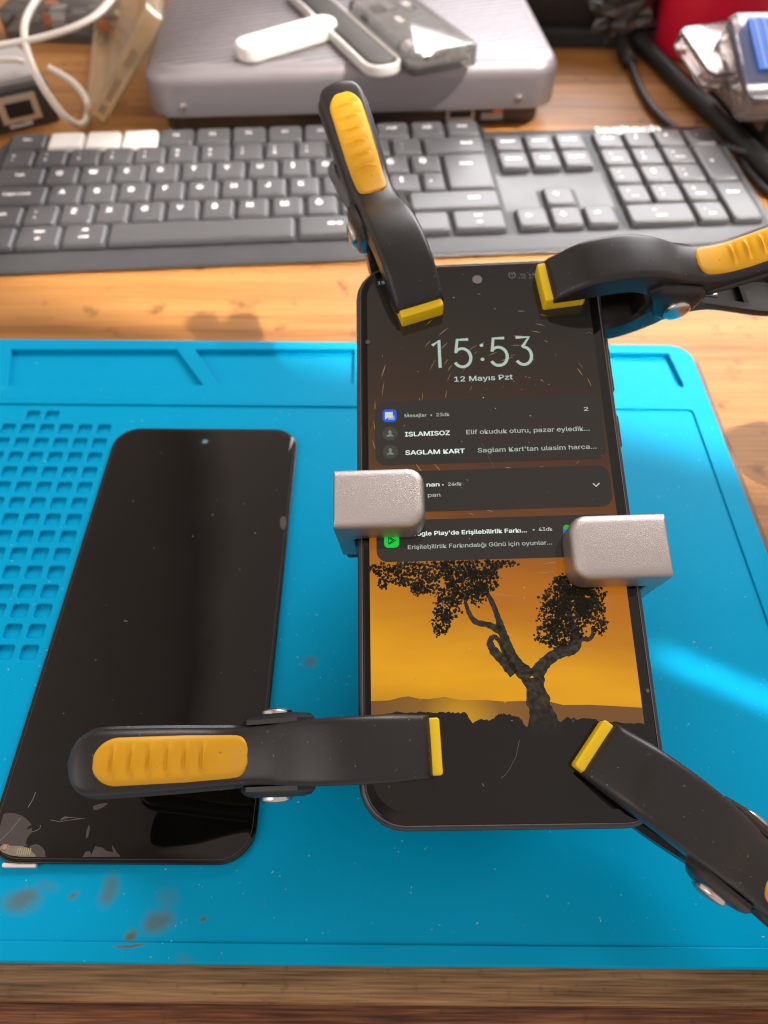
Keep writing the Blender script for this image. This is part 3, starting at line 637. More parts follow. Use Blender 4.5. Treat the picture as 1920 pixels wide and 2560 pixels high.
fan('coloured_badge', [p2(*k) for k in ((1407, 1322), (1409, 1315), (1416, 1312), (1440, 1320), (1424, 1322), (1412, 1325))], H1 * 11, emat('badge_green', em(30, 175, 60)), screen)
mb = MB(); stroke(mb, [p2(1482, 1209), p2(1490, 1216.5)], 0.00034, H1 * 11); stroke(mb, [p2(1489.6, 1216.8), p2(1498, 1208)], 0.00034, H1 * 11)
mb.build('expand_arrow', tmat(DG), screen, False)
mb = MB(); c = P(1280, 690); stroke(mb, [(c.x + 0.00095 * math.cos(2 * math.pi * k / 20), c.y + 0.00095 * math.sin(2 * math.pi * k / 20)) for k in range(21)], 0.00019, H1 * 11)
stroke(mb, [(c.x, c.y + 0.0006), (c.x, c.y), (c.x + 0.0004, c.y - 0.0003)], 0.00014, H1 * 11)
for s_ in (-1, 1): stroke(mb, [(c.x + s_ * 0.0011, c.y + 0.0006), (c.x + s_ * 0.0006, c.y + 0.0012)], 0.00017, H1 * 11)
mb.build('alarm_icon', tmat((120, 118, 112)), screen, False)
disc(1193, 700, 12.5, H1 * 12, mat('camera_lens_glass', (0.16, 0.14, 0.14), 0.25, spec=0.8), 'front_camera')
# dust, hairs and scratches on the glass
M['dust'] = mat('dust', (0.55, 0.50, 0.46), 0.8)
def dust(parent, x0, x1, y0, y1, h, n, seed, smax=0.00022):
    mb = MB(); r = random.Random(seed)
    for k in range(n):
        x, y = r.uniform(x0, x1), r.uniform(y0, y1); s = r.uniform(0.00004, smax) * r.random(); a = r.uniform(0, 6.28)
        e = r.choice((1, 1, 1.5, 5)); w = s if e < 5 else 0.00004
        ux, uy = math.cos(a) * s * e, math.sin(a) * s * e; vx, vy = -math.sin(a) * w, math.cos(a) * w
        mb.add([(x - ux - vx, y - uy - vy, h), (x + ux - vx, y + uy - vy, h), (x + ux + vx, y + uy + vy, h), (x - ux + vx, y - uy + vy, h)], [(0, 1, 2, 3)])
    o = mb.build('dust_specks', M['dust'], parent, False); o['kind'] = 'stuff'; return o
dust(screen, -GW / 2 + 0.002, GW / 2 - 0.002, -GL / 2 + 0.003, GL / 2 - 0.003, H1 * 15, 80, 21, 0.00016)
hm = mat('hair_scratch', (0.22, 0.20, 0.18), 0.6)
def hair(pts, w=0.00006):
    mb = MB(); stroke(mb, [p2(*q) for q in pts], w, H1 * 15); mb.build('hair', hm, screen, False)
hair([(1298, 1850), (1290, 1890), (1275, 1920), (1262, 1938), (1252, 1945)]); hair([(1205, 1958), (1210, 1966)], 0.00012); hair([(1465, 836), (1472, 832), (1480, 836)], 0.0001)
hair([(1140, 1215), (1152, 1210), (1160, 1212)], 0.00012); hair([(1150, 1218), (1156, 1222)], 0.0001); hair([(1205, 1110), (1235, 1170)], 0.00003)
hair([(1430, 1805), (1440, 1795)], 0.00006)
for px, py, r in ((920, 856, 6), (1618, 1727, 5)): disc(px, py, r, H1 * 13, mat('grey_dot', (0.10, 0.09, 0.09), 0.4), 'grey_dot', 16)  # grey dots on the glass, the upper one dirt

# ------------------------------------------------------------------ aluminium clamp blocks gripping the phone's sides
def clamp_block(label, side, x_in, x_out, y0, y1_, notch, z_foot):
    t = thing('clamp_block', label, 'metal block', PHM, 'silver clamp blocks on the phone')
    w = abs(x_in - x_out); cx_ = (x_in + x_out) / 2; l = y1_ - y0; cyy = (y0 + y1_) / 2; top, r = 0.0118, 0.0046
    # lip: inner end round, outer end square with a small radius
    def outline(ins):
        pts = []
        for qx, qy, a0, rad in ((1, 1, 0, 0), (-1, 1, 90, 1), (-1, -1, 180, 1), (1, -1, 270, 0)):
            R_ = max((r if rad else 0.0007) - ins, 0.0002); inx = ins if rad else ins * 0.35
            for k in range(9):
                a = math.radians(a0 + 90 * k / 8)
                pts.append((qx * (w / 2 - inx - R_) + R_ * math.cos(a), qy * (l / 2 - ins - R_) + R_ * math.sin(a)))
        if side < 0: pts = [(-x, y) for x, y in pts][::-1]
        return [(x + cx_, y + cyy) for x, y in pts]
    rings = [[(x, y, 0.0014) for x, y in outline(0.0)]]; bt = 0.0026
    rings.append([(x, y, top - bt) for x, y in outline(0)])
    for k in range(1, 7):
        a = math.pi / 2 * k / 6; rings.append([(x, y, top - bt + bt * math.sin(a)) for x, y in outline(bt * (1 - math.cos(a)))])
    mb = MB(); mb.add(*loft(rings))
    # spine beside the phone and lower lip beneath it
    sx0, sx1 = (x_out, -PW / 2 - 0.0006) if side < 0 else (PW / 2 + 0.0006, x_out)
    mb.add(*rprism(abs(sx1 - sx0) - 0.0001, l - 0.0002, 0.0006, -0.0155, 0.0016, 0, 0.0006, (sx0 + sx1) / 2, cyy))
    xi = cx_ ; lx0, lx1 = sorted((x_out, x_out - side * 0.016))
    mb.add(*rprism(lx1 - lx0 - 0.0002, l - 0.0006, 0.0008, -0.0156, -0.0098, 0.0006, 0.0006, (lx0 + lx1) / 2, cyy))
    mb.build('block_body', M['alu'], t)
    lipw = w - 0.0056
    obj('rubber_pad', *rprism(lipw, l - 0.0012, 0.003, 0.00035, 0.0015, 0, 0, cx_ - side * 0.0026, cyy), M['rubber'], t, smooth=True)
    obj('foot', *rprism(lx1 - lx0 - 0.002, l - 0.002, 0.001, z_foot, -0.0155, 0, 0.0006, (lx0 + lx1) / 2 + side * 0.0003, cyy), M['rubber'], t, smooth=True)
    if notch:
        m4 = Matrix.Translation((x_out + 0.0085, y0 + 0.0004, 0.0014)) @ Matrix.Rotation(math.radians(90), 4, 'X')
        mb = MB()
        for k in range(3):
            rr0, rr1 = 0.0042 - k * 0.0007, 0.0042 - (k + 1) * 0.0007 + 0.0001
            n = 20; v = [(q * math.cos(math.pi * i / n), q * 0.55 * math.sin(math.pi * i / n), 0.0007 - k * 0.00018) for i in range(n + 1) for q in (rr0, rr1)]
            mb.add(v, [(2 * i, 2 * i + 1, 2 * i + 3, 2 * i + 2) for i in range(n)], 0, m4)
        n = 20; mb.add([(0.0021 * math.cos(math.pi * i / n), 0.0021 * 0.55 * math.sin(math.pi * i / n), 0.0001 + 0.0003) for i in range(n + 1)], [tuple(range(n + 1))], 0, m4)
        mb.build('screw_recess', M['steel'], t)
    return t
clamp_block('silver metal block with a round screw recess gripping the lit phone from the left', -1, -0.0190, -0.0434, -0.0085, 0.0082, True, -0.022)
clamp_block('smooth silver metal block without recess gripping the lit phone from the right', 1, 0.0178, 0.0426, -0.0238, -0.0067, False, -0.022)

# stand carrying the phone (hidden under it)
def stand():
    t = thing('phone_stand', 'black sloping stand holding the lit phone above the blue mat', 'stand', Matrix.Identity(4))
    c = [PHM @ Vector(q) for q in ((-0.018, -0.045, -0.009), (0.018, -0.045, -0.009), (0.018, 0.045, -0.009), (-0.018, 0.045, -0.009))]
    v = [(p.x, p.y, WORK + 0.0001) for p in c] + [tuple(p) for p in c]
    obj('wedge', v, [(3, 2, 1, 0), (4, 5, 6, 7), (0, 1, 5, 4), (1, 2, 6, 5), (2, 3, 7, 6), (3, 0, 4, 7)], M['black'], t)
    return t
stand()

# ------------------------------------------------------------------ spring clamps
TOPX = [-46.5, -44, -39, -33, -27, -21, -16, -12, -7, -2, 2, 7, 12, 18, 24, 29.5, 33, 36.6, 38.6, 39.4]
TOPZ = [17.0, 18.2, 17.6, 16.0, 13.7, 11.2, 9.5, 8.9, 9.2, 10.6, 12.3, 14.7, 16.3, 17.3, 17.2, 16.2, 14.6, 12.4, 10.9, 9.2]
BOTX = [-46.5, -40, -33, -25, -18, -12, -6, 0, 5, 9, 12, 16, 22, 30, 34, 39.4]
BOTZ = [13.2, 12.6, 10.6, 7.6, 4.9, 2.6, 0.8, 0.5, 2.2, 5.2, 7.4, 9.2, 9.6, 8.9, 8.6, 8.4]
def itp(x, X, Z):
    i = max(1, min(len(X) - 1, next((k for k, q in enumerate(X) if q > x), len(X) - 1)))
    def val(j): return Z[max(0, min(len(Z) - 1, j))]
    t = (x - X[i - 1]) / (X[i] - X[i - 1]); h = X[i] - X[i - 1]
    def slope(j):
        if j <= 0: return (Z[1] - Z[0]) / (X[1] - X[0])
        if j >= len(X) - 1: return (Z[-1] - Z[-2]) / (X[-1] - X[-2])
        return (Z[j + 1] - Z[j - 1]) / (X[j + 1] - X[j - 1])
    m0, m1 = slope(i - 1) * h, slope(i) * h
    return (2 * t ** 3 - 3 * t * t + 1) * Z[i - 1] + (t ** 3 - 2 * t * t + t) * m0 + (-2 * t ** 3 + 3 * t * t) * Z[i] + (t ** 3 - t * t) * m1
def wid(x):
    X = [-46.5, -40, -25, -12, -4, 4, 14, 30, 39.4]; Z = [7.5, 7.55, 7.4, 7.0, 6.9, 7.2, 7.7, 7.7, 7.4]
    w = itp(x, X, Z)
    if x < -39: w *= max(1 - ((-39 - x) / 7.55) ** 2.5, 0.002) ** 0.42
    return w
def arm_mesh(sg):                                    # sg = +1 upper arm, -1 lower arm
    xs = list(np.concatenate([[-46.5, -46.3, -45.9, -45.2, -44.2, -43, -41.5], np.linspace(-40, 36.5, 52), [37.5, 38.4, 39.1, 39.4]]))
    rings = []
    for x in xs:
        zt, zb, w = itp(x, TOPX, TOPZ), itp(x, BOTX, BOTZ), wid(x)
        r = min(2.6 if x < 2 else 1.7, w * 0.7, (zt - zb) * 0.45); crown = 0.5 if x < 0 else 0.25
        hand = x < -9
        t = 1.7; lip = 0.7 if hand else 0.0
        dep = zt - zb - 2.2
        if x < -44.8 or x > 37.2 or -6 < x < 8: dep = min(dep, 0.05) if not (-6 < x < 8) else min(dep, 1.0)
        dep = max(dep, 0.03); ti = min(t, w * 0.6)
        pts = [(-w - lip, zb), (-w - lip, zb + (1.0 if hand else 0.3)), (-w, zb + (1.5 if hand else 0.5))]
        for k in range(6):
            a = math.radians(180 - 90 * k / 5); pts.append((-w + r + r * math.cos(a), zt - r + r * math.sin(a)))
        for q in (-0.45, 0.0, 0.45): pts.append(((w - r) * q * 1.6, zt + crown * (1 - (q * 1.6) ** 2)))
        for k in range(6):
            a = math.radians(90 - 90 * k / 5); pts.append((w - r + r * math.cos(a), zt - r + r * math.sin(a)))
        pts += [(w, zb + (1.5 if hand else 0.5)), (w + lip, zb + (1.0 if hand else 0.3)), (w + lip, zb)]
        pts += [(w - ti, zb), (w - ti, zb + dep * 0.5), (w - ti * 1.05, zb + dep), (-w + ti * 1.05, zb + dep), (-w + ti, zb + dep * 0.5), (-w + ti, zb)]
        rings.append([(x * 0.001, y * 0.001, sg * z * 0.001) for y, z in pts])
    v, f = loft(rings)
    if sg > 0: f = [tuple(reversed(q)) for q in f]
    mb = MB(); mb.add(v, f)
    # lugs round the pivot
    yo = (7.3, 9.9) if sg > 0 else (5.0, 7.2)
    for s_ in (-1, 1):
        prof = []
        for a in range(200, 341, 14): prof.append((7.2 * math.cos(math.radians(a)), 7.2 * math.sin(math.radians(a)) + 0.8))
        prof += [(9.0, 5.0), (11.0, 9.0), (7.0, 11.2), (0.0, 8.6), (-6.5, 6.6), (-8.5, 3.2)]
        n = len(prof); y_a, y_b = sorted((s_ * yo[0], s_ * yo[1]))
        ch = 0.75
        ringsl = []
        yi_, yo_ = s_ * yo[0], s_ * yo[1]; full = sg > 0
        lay = [(yi_, 1.0), (yo_ - s_ * (1.5 if full else 0.6), 1.0), (yo_ - s_ * (0.55 if full else 0.25), 0.90 if full else 0.97), (yo_, 0.72 if full else 0.92)]
        if s_ < 0: lay.reverse()
        for yy, sc in lay:
            ringsl.append([(x * sc * 0.001, yy * 0.001, sg * z * sc * 0.001) for x, z in prof])
        vv, ff = loft(ringsl)
        if sg > 0: ff = [tuple(reversed(q)) for q in ff]
        mb.add(vv, ff)
    if sg < 0 or True:                               # ribs across the hollow handle
        for xr in (-16, -28):
            zt, zb, w = itp(xr, TOPX, TOPZ), itp(xr, BOTX, BOTZ), wid(xr)
            v, f = box(xr * .001 - .0007, xr * .001 + .0007, -(w - 1) * .001, (w - 1) * .001, *sorted((sg * (zb + 1.2) * .001, sg * (zt - 1) * .001)))
            mb.add(v, f)
    return mb
def grip_mesh(sg):
    mb = MB(); nu, nv = 170, 16; x0, x1, hw = -40.2, -5.2, 5.5
    def half(x):
        if x < x0 + hw: return hw * math.sqrt(max(1 - ((x0 + hw - x) / hw) ** 2, 0))
        k = 4.2
        if x > x1 - k: return (hw - 0.5) * (max(1 - ((x - x1 + k) / k) ** 2.6, 0)) ** 0.42
        return hw - 0.5 * max(0, (x + 20) / 13)
    v = []; f = []
    for i in range(nu + 1):
        s_ = i / nu; s_ = s_ - 0.0 ; x = x0 + (x1 - x0) * (0.5 - 0.5 * math.cos(math.pi * s_)) if (s_ < .12 or s_ > .88) else x0 + (x1 - x0) * (0.5 - 0.5 * math.cos(math.pi * s_))
        h = max(half(x), 0.02)
        for j in range(nv + 1):
            t = -1 + 2 * j / nv; t = math.sin(t * math.pi / 2); y = h * t
            w = wid(x); zt = itp(x, TOPX, TOPZ); base = zt + 0.5 * (1 - (y / w) ** 2) - 0.15
            edge = min(1, (1 - abs(t)) * 5) * min(1, (x - x0) / 0.9, (x1 - x) / 0.9); edge = math.sqrt(max(edge, 0))
            z = base - 0.35 + 0.95 * edge
            for k in range(6):
                xk = -35.2 + k * 3.85; e = (x - xk)
                rid = math.exp(-(e / 0.40) ** 2) * 0.80 - math.exp(-((e + 0.95) / 0.5) ** 2) * 0.45
                z += rid * max(0, 1 - (y / (hw * 0.70)) ** 2)
            v.append((x * .001, y * .001, sg * z * .001))
    for i in range(nu):
        for j in range(nv):
            a = i * (nv + 1) + j; q = (a, a + nv + 1, a + nv + 2, a + 1); f.append(q if sg > 0 else tuple(reversed(q)))
    mb.add(v, f); return mb
def pad_mesh(sg):                                    # swivel jaw pad
    mb = MB(); v, f = rprism(0.0126, 0.0134, 0.0007, 0.0042, 0.0094, 0.0005, 0.0004, 0.0355, 0)
    if sg < 0: v = [(x, y, -z) for x, y, z in v]; f = [tuple(reversed(q)) for q in f]
    mb.add(v, f)
    return mb
CL = None
def new_clamp(label):
    t = thing('spring_clamp', label, 'spring clamp', None, 'yellow and black spring clamps around the phone')
    up = arm_mesh(1).build('upper_arm', M['plastic'], t, 40); grip_mesh(1).build('grip_insert', M['yellow'], up)
    lo = arm_mesh(-1).build('lower_arm', M['plastic'], t, 40); grip_mesh(-1).build('grip_insert', M['yellow'], lo)
    pad_mesh(1).build('jaw_pad', M['pad'], t); pad_mesh(-1).build('jaw_pad', M['pad'], t)
    for s_ in (-1, 1):
        m4 = Matrix.Rotation(math.radians(-90 * s_), 4, 'X'); mb = MB(); mb.add(*cyl(0.0040, 0.0095, 0.0106, 24, 0.0041, 0.0011), 0, m4); mb.build('rivet_head', M['steel'], t)
    mb = MB(); mb.add(*cyl(0.0017, -0.0104, 0.0104, 14), 0, Matrix.Rotation(math.radians(90), 4, 'X')); mb.build('pivot_pin', M['steel'], t)
    pts = [Vector((0.0034 * math.cos(a), -0.0040 + 0.0080 * a / (2 * math.pi * 5), 0.0034 * math.sin(a))) for a in np.linspace(0, 2 * math.pi * 5, 90)]
    pts = [Vector((-0.016, -0.004, 0.0045))] + pts + [Vector((-0.016, 0.004, -0.0045))]
    mb = MB(); mb.add(*tube(pts, 0.0007, 8)); mb.build('spring', M['steel'], t)
    return t
def pose(front, jd, lift=0.0, tilt=0.0):
    jx = Vector((jd[0], jd[1], 0)).normalized(); jy = Vector((0, 0, 1)).cross(jx); c = Vector((front[0], front[1], 0)) * 0.001 - jx * 0.0418
    loc = Matrix(((jx.x, jy.x, 0, c.x), (jx.y, jy.y, 0, c.y), (0, 0, 1, -0.0042 + lift), (0, 0, 0, 1)))
    return PHM @ loc @ Matrix.Rotation(tilt, 4, 'Y')
def copy_tree(o, parent=None):
    c = o.copy(); COL.objects.link(c)
    if parent: c.parent = parent; c.matrix_parent_inverse = o.matrix_parent_inverse
    for ch in list(o.children): copy_tree(ch, c)
    return c
specs = [((-17.3, 60.9), (0.292, -0.956), 'spring clamp standing over the keyboard, gripping the upper left corner of the lit phone'),
         ((18.6, 69.6), (-0.994, -0.11), 'spring clamp seen side-on with open handles, gripping the upper right edge of the lit phone'),
         ((-17.2, -62.9), (0.999, 0.03), 'spring clamp lying across the dark screen panel, gripping the lower left of the lit phone'),
         ((18.6, -62.6), (-0.78, 0.625), 'spring clamp pointing to the lower right corner, gripping the lower right of the lit phone')]
for i, (fr, jd, lb) in enumerate(specs):
    if i == 0: CL = new_clamp(lb); c = CL
    else: c = copy_tree(CL); c['label'] = lb
    c.matrix_world = pose(fr, jd)

# ------------------------------------------------------------------ loose screen panel on the mat
PT = 0.0074
pc = Vector((-0.0716, 0.1205, PT)); PAM = Matrix.Translation(pc) @ Matrix.Rotation(0.0028, 4, 'Z'); PAI = PAM.inverted()
def Q(px, py, h=0.0): q = PAI @ D(px, py, PT + h); return (q.x, q.y)
panel = thing('screen_panel', 'loose black phone screen panel with chipped lower corner lying on the blue mat', 'screen panel', PAM)
W_, L_, R_ = 0.0736, 0.1616, 0.0100
body = rr(W_, L_, R_, 10)
# chipped lower-left corner: cut the outline
chip = [Q(0, 2090), Q(60, 2108), Q(98, 2140), Q(104, 2160)]
out = [p for p in body if not (p[0] < -W_ / 2 + 0.0160 and p[1] < -L_ / 2 + 0.0052)]
k0 = max(range(len(out)), key=lambda k: -out[k][0] - 0.0 if out[k][1] < -L_ / 2 + 0.02 and out[k][0] < 0 else -9)
gl_out = rr(W_, L_, R_, 10)
obj('glass', *rprism(W_, L_, R_, -0.0010, 0.0, 0.0003, 0, n=10), M['panel_glass'], panel, smooth=True)
obj('display_backing', *rprism(W_ - 0.0010, L_ - 0.0012, R_, -0.0019, -0.0009, 0, 0.0002, n=8), M['black'], panel, smooth=True)
v, f = ring(W_ - 0.0022, L_ - 0.0022, R_ - 0.0011, 0.00010, -0.0001, 0.00002); obj('edge_line', v, f, mat('panel_edge_line', (0.07, 0.062, 0.055), 0.4), panel)
def pfan(name, pix, h, m, parent=panel): return fan(name, [Q(*q) for q in pix], h, m, parent)
q3 = lambda x, y: (x * 0.12055, 1980 + y * 0.12055)
pfan('film_residue', [q3(*k) for k in ((70, 470), (120, 440), (200, 430), (330, 450), (440, 490), (520, 530), (600, 610), (660, 680), (600, 710), (545, 780), (660, 745), (665, 830), (580, 930), (550, 1000), (540, 1090), (600, 1130), (300, 1110), (100, 1090), (-60, 1090), (-20, 800))], 0.00003, M['tape'])
pfan('film_residue', [q3(*k) for k in ((600, 1150), (660, 1100), (740, 1080), (820, 1100), (890, 1160), (930, 1220), (950, 1350), (720, 1350), (700, 1260))], 0.00003, M['tape'])
pfan('film_residue', [q3(*k) for k in ((1250, 590), (1300, 530), (1360, 505), (1440, 530), (1340, 570), (1270, 600))], 0.00003, M['tape'])
z8 = lambda x, y: (x * 0.5425, 1660 + y * 0.5425)
pfan('film_residue', [z8(*k) for k in ((430, 655), (455, 645), (500, 640), (480, 658), (450, 672), (430, 672))], 0.00003, M['tape'])
pfan('film_residue', [z8(*k) for k in ((395, 800), (398, 770), (410, 740), (415, 760), (408, 790), (400, 805))], 0.00003, M['tape'])
pfan('film_residue', [z8(*k) for k in ((380, 890), (395, 865), (415, 862), (420, 880), (440, 840), (470, 845), (490, 860), (520, 868), (515, 830), (535, 862), (555, 888))], 0.00003, M['tape'])
mb = MB(); 
def pstroke(pix, w, h=0.00005): stroke(mb, [Q(*q) for q in pix], w, h)
pstroke([q3(740, 0), q3(700, 120), q3(640, 230), q3(580, 320)], 0.00016); pstroke([q3(450, 530), q3(250, 770), q3(0, 1010)], 0.00012); pstroke([q3(410, 540), q3(230, 760)], 0.00006)
pstroke([q3(1240, 620), q3(1400, 590), q3(1660, 560)], 0.00008); pstroke([q3(660, 830), q3(760, 800), q3(830, 760), q3(840, 690)], 0.00012); pstroke([q3(1050, 580), q3(1200, 610), q3(1240, 620)], .0001)
pstroke([z8(280, 715), z8(300, 705), z8(390, 714)], 0.00008)
mb.build('scratches', mat('scratch_grey', (0.20, 0.18, 0.165), 0.5), panel, False)
# chip showing the flex contacts, with a white strip along the edge
fx = obj('flex_contact', [(*Q(*q3(*k)), 0.00006) for k in ((-10, 1190), (10, 1120), (80, 1075), (160, 1080), (200, 1110), (440, 1120), (560, 1150), (650, 1210), (680, 1250), (740, 1310), (730, 1345), (400, 1340), (200, 1310), (60, 1250))], [tuple(range(13, -1, -1))], M['goldpcb'], panel)
mb = MB()
for k in range(7):
    x = 350 + k * 44; mb.add([(*Q(*q3(a, b)), 0.0001) for a, b in ((x + 18, 1165), (x - 12, 1300), (x + 14, 1300), (x + 42, 1165))], [(0, 1, 2, 3)])
mb.build('contact_finger', mat('contact_gold', (0.42, 0.36, 0.22), 0.35, metal=0.4), fx, False)
mb = MB(); c = Q(*q3(105, 1150)); mb.add(*cyl(0.0006, 0.00008, 0.0002, 18), 0, Matrix.Translation((c[0], c[1], 0))); mb.build('solder_dot', mat('solder_copper', (0.55, 0.30, 0.20), 0.4, metal=0.5), fx)
a_, b_ = Q(*q3(60, 1385)), Q(*q3(760, 1400))
obj('white_strip', *rprism(b_[0] - a_[0], 0.0011, 0.0004, -0.0017, -0.0004, 0.0002, 0, (a_[0] + b_[0]) / 2, -L_ / 2 - 0.0003), M['whitechip'], panel, smooth=True)
c = Q(512, 1105); mb = MB(); mb.add(*cyl(0.0023, 0.00002, 0.00006, 28), 0, Matrix.Translation((c[0], c[1], 0))); ch_ = mb.build('camera_hole', mat('hole_ring', (0.01, 0.01, 0.01), 0.2), panel)
mb = MB(); mb.add(*cyl(0.0011, 0.00006, 0.00009, 20), 0, Matrix.Translation((c[0] + 0.0001, c[1] + 0.0002, 0))); mb.build('camera_opening', mat('hole_teal', (0.10, 0.22, 0.27), 0.4), ch_)
mb = MB(); n = 14
mb.add([(*Q(708 + 9 * math.cos(a) * 0.9, 1307 + 17 * math.sin(a)), 0.00004) for a in [2 * math.pi * k / n for k in range(n)]], [tuple(range(n - 1, -1, -1))]); mb.build('smudge', mat('smudge_grey', (0.055, 0.048, 0.045), 0.5), panel, False)
dust(panel, -W_ / 2 + 0.003, W_ / 2 - 0.003, -L_ / 2 + 0.004, L_ / 2 - 0.004, 0.00005, 40, 5, 0.00015)

# ------------------------------------------------------------------ keyboard
KM = Matrix.Translation((-0.2192, 0.3388, 0.0055)) @ Matrix.Rotation(0.0848, 4, 'Z') @ Matrix.Rotation(0.0489, 4, 'X')
kb = thing('keyboard', 'wide black full-size keyboard with three white function keys, lying behind the blue mat', 'keyboard', KM)
u = 0.01905
bx0, bx1_, by0, by1_ = -0.35 * u, 22.85 * u, -1.35 * u, 5.62 * u
def bodyring(z, ins, lo=0):
    pts = [(bx0 + ins, by0 + ins + lo), (bx1_ - ins, by0 + ins + lo), (bx1_ - ins, 4.75 * u - ins), (22.3 * u - ins, 4.98 * u - ins), (15.2 * u, 5.02 * u - ins), (14.9 * u, by1_ - ins), (0.15 * u + ins, by1_ - ins), (bx0 + ins, by1_ - 0.6 * u - ins)]
    return [(x, y, z) for x, y in pts]
ZB = -0.0058
obj('body', *loft([bodyring(ZB - 0.001, 0.003), bodyring(ZB + 0.001, 0.0), bodyring(-0.0042, 0.0), bodyring(-0.0036, 0.0006), bodyring(-0.0032, 0.0018)]), M['kbody'], kb, smooth=True)
mb = MB()
for x0, x1, y0, y1_ in ((15.1, 18.4, 2.45, 4.55), (15.1, 18.4, -.55, .55), (16.15, 17.35, .5, 1.55), (18.35, 22.65, -.55, 4.55), (-0.1, 15.1, -.55, 5.52)):
    mb.add(*rprism((x1 - x0) * u, (y1_ - y0) * u, 0.002, -0.0034, -0.00312, 0, 0, (x0 + x1) / 2 * u, (y0 + y1_) / 2 * u))
mb.build('key_well', mat('key_well_black', (0.008, 0.008, 0.009), 0.5), kb)
rows = []
def K(x0, x1, y, s='', s2='', h=1.0, white=False): rows.append((x0, x1, y, s, s2, h, white))
K(0, 1.2, 5, 'Esc')
for k in range(12): K(1.2 + 1.15 * k, 1.2 + 1.15 * (k + 1), 5, 'F%d' % (k + 1), '', 1.0, k < 3)
for k, s in enumerate('"1234567890*-'): K(k, k + 1, 4, s, {1: '!', 2: "'", 3: '^', 4: '+', 5: '%', 6: '&', 7: '/', 8: '(', 9: ')', 10: '=', 11: '?', 12: '_'}.get(k, 'é'))
K(13, 15, 4, 'Back')
K(0, 1.5, 3, 'Tab')
for k, s in enumerate('QWERTYUIOPĞÜ'): K(1.5 + k, 2.5 + k, 3, s)
K(13.5, 15, 2.5, 'Enter', '', 2.0)
K(0, 1.75, 2, 'Caps Lock')
for k, s in enumerate('ASDFGHJKLŞİ'): K(1.75 + k, 2.75 + k, 2, s)
K(12.75, 13.5, 2, ',')
K(0, 1.25, 1, 'Shift'); K(1.25, 2.25, 1, '<', '>')
for k, s in enumerate('ZXCVBNMÖÇ.'): K(2.25 + k, 3.25 + k, 1, s)
K(12.25, 15, 1, 'Shift')
K(0, 1.25, 0, 'Ctrl'); K(1.25, 2.5, 0, 'Start', 'alt'); K(2.5, 3.75, 0, 'Alt', 'cmd'); K(3.75, 9.0, 0); K(9.0, 11.2, 0, 'Alt Gr'); K(11.2, 13.4, 0, 'Fn'); K(13.4, 15, 0, 'Ctrl', 'ctrl')
for x, s in ((15.25, '←'), (16.25, '↓'), (17.25, '→')): K(x, x + 1, 0, s)
K(16.25, 17.25, 1, '↑')
for k, s in enumerate(('Insert', 'Home', 'Pg Up')): K(15.25 + k, 16.25 + k, 4, s)
for k, s in enumerate(('Delete', 'End', 'Pg Dn')): K(15.25 + k, 16.25 + k, 3, s)
for k, s in enumerate(('Num', '/', '*')): K(18.5 + k, 19.5 + k, 4, s)
K(21.5, 22.5, 4, '-')
for r, row in enumerate(('789', '456', '123')):
    for k, s in enumerate(row): K(18.5 + k, 19.5 + k, 3 - r, s, {'7': 'Home', '8': '↑', '9': 'Pg Up', '4': '←', '6': '→', '1': 'End', '2': '↓', '3': 'Pg Dn'}.get(s, ''))
K(21.5, 22.5, 2.5, '+', '', 2.0); K(18.5, 20.5, 0, '0', 'Insert'); K(20.5, 21.5, 0, ',', 'Del'); K(21.5, 22.5, 0.5, 'Enter', '', 2.0)
for x0, x1, y, s, s2, h, white in rows:
    w, l = (x1 - x0) * u - 0.0015, h * u - 0.0014; ck, cyk = (x0 + x1) / 2 * u, y * u
    rings = []
    for z, ins, r in ((-0.0032, 0.0, 0.0010), (-0.0013, 0.00035, 0.0013), (-0.0003, 0.0009, 0.0018), (-0.00005, 0.0015, 0.0020), (0.0, 0.0023, 0.0020)):
        rings.append([(a, b, z) for a, b in rr(w - 2 * ins, l - 2 * ins, r, 3)])
    mb = MB(); mb.add(*loft(rings))
    def leg(t_, px_, py_, cap, al=0.5):
        v, f = textmesh(t_, 0.045)
        if not v: return
        sc = cap / 0.72; wd = max(p.x for p in v) * sc; k_ = min(1, (w - 0.003) / wd)
        mb.add([(px_ - wd * k_ * al + p.x * sc * k_, py_ + p.y * sc, 0.00006 + p.z * 0.00001) for p in v], f, 1)
    if s and not white:
        big = len(s) == 1
        if big and s2: leg(s2 if len(s2) == 1 else s, -0.0028, 0.0014, 0.0028); leg(s if len(s2) == 1 else s2, -0.0028 if len(s2) == 1 else 0, -0.0036, 0.0028 if len(s2) == 1 else 0.0022)
        elif big: leg(s, -0.0015, -0.0002, 0.0052)
        elif s2: leg(s, 0, 0.0025, 0.0026); leg(s2, 0, -0.0035, 0.0024)
        else: leg(s, (0 if s not in ('Back', 'Enter', 'Shift') or w < 0.03 else w * 0.22), 0.0 if s != 'Enter' else 0.006, 0.0032)
    o = mb.build('key', [M['white'] if white else M['key'], M['legend']], kb, 40); o.location = (ck, cyk, 0.0)
    if white: o['label'] = 'plain white function key'
v, f = textmesh('logitech', 0.03); wd = max(p.x for p in v); s_ = 0.040 / wd
obj('logo', [(18.85 * u + p.x * s_, 4.58 * u + p.y * s_ * 0.85, -0.0022 + p.z * 0.00001) for p in v], f, M['legend'], kb)

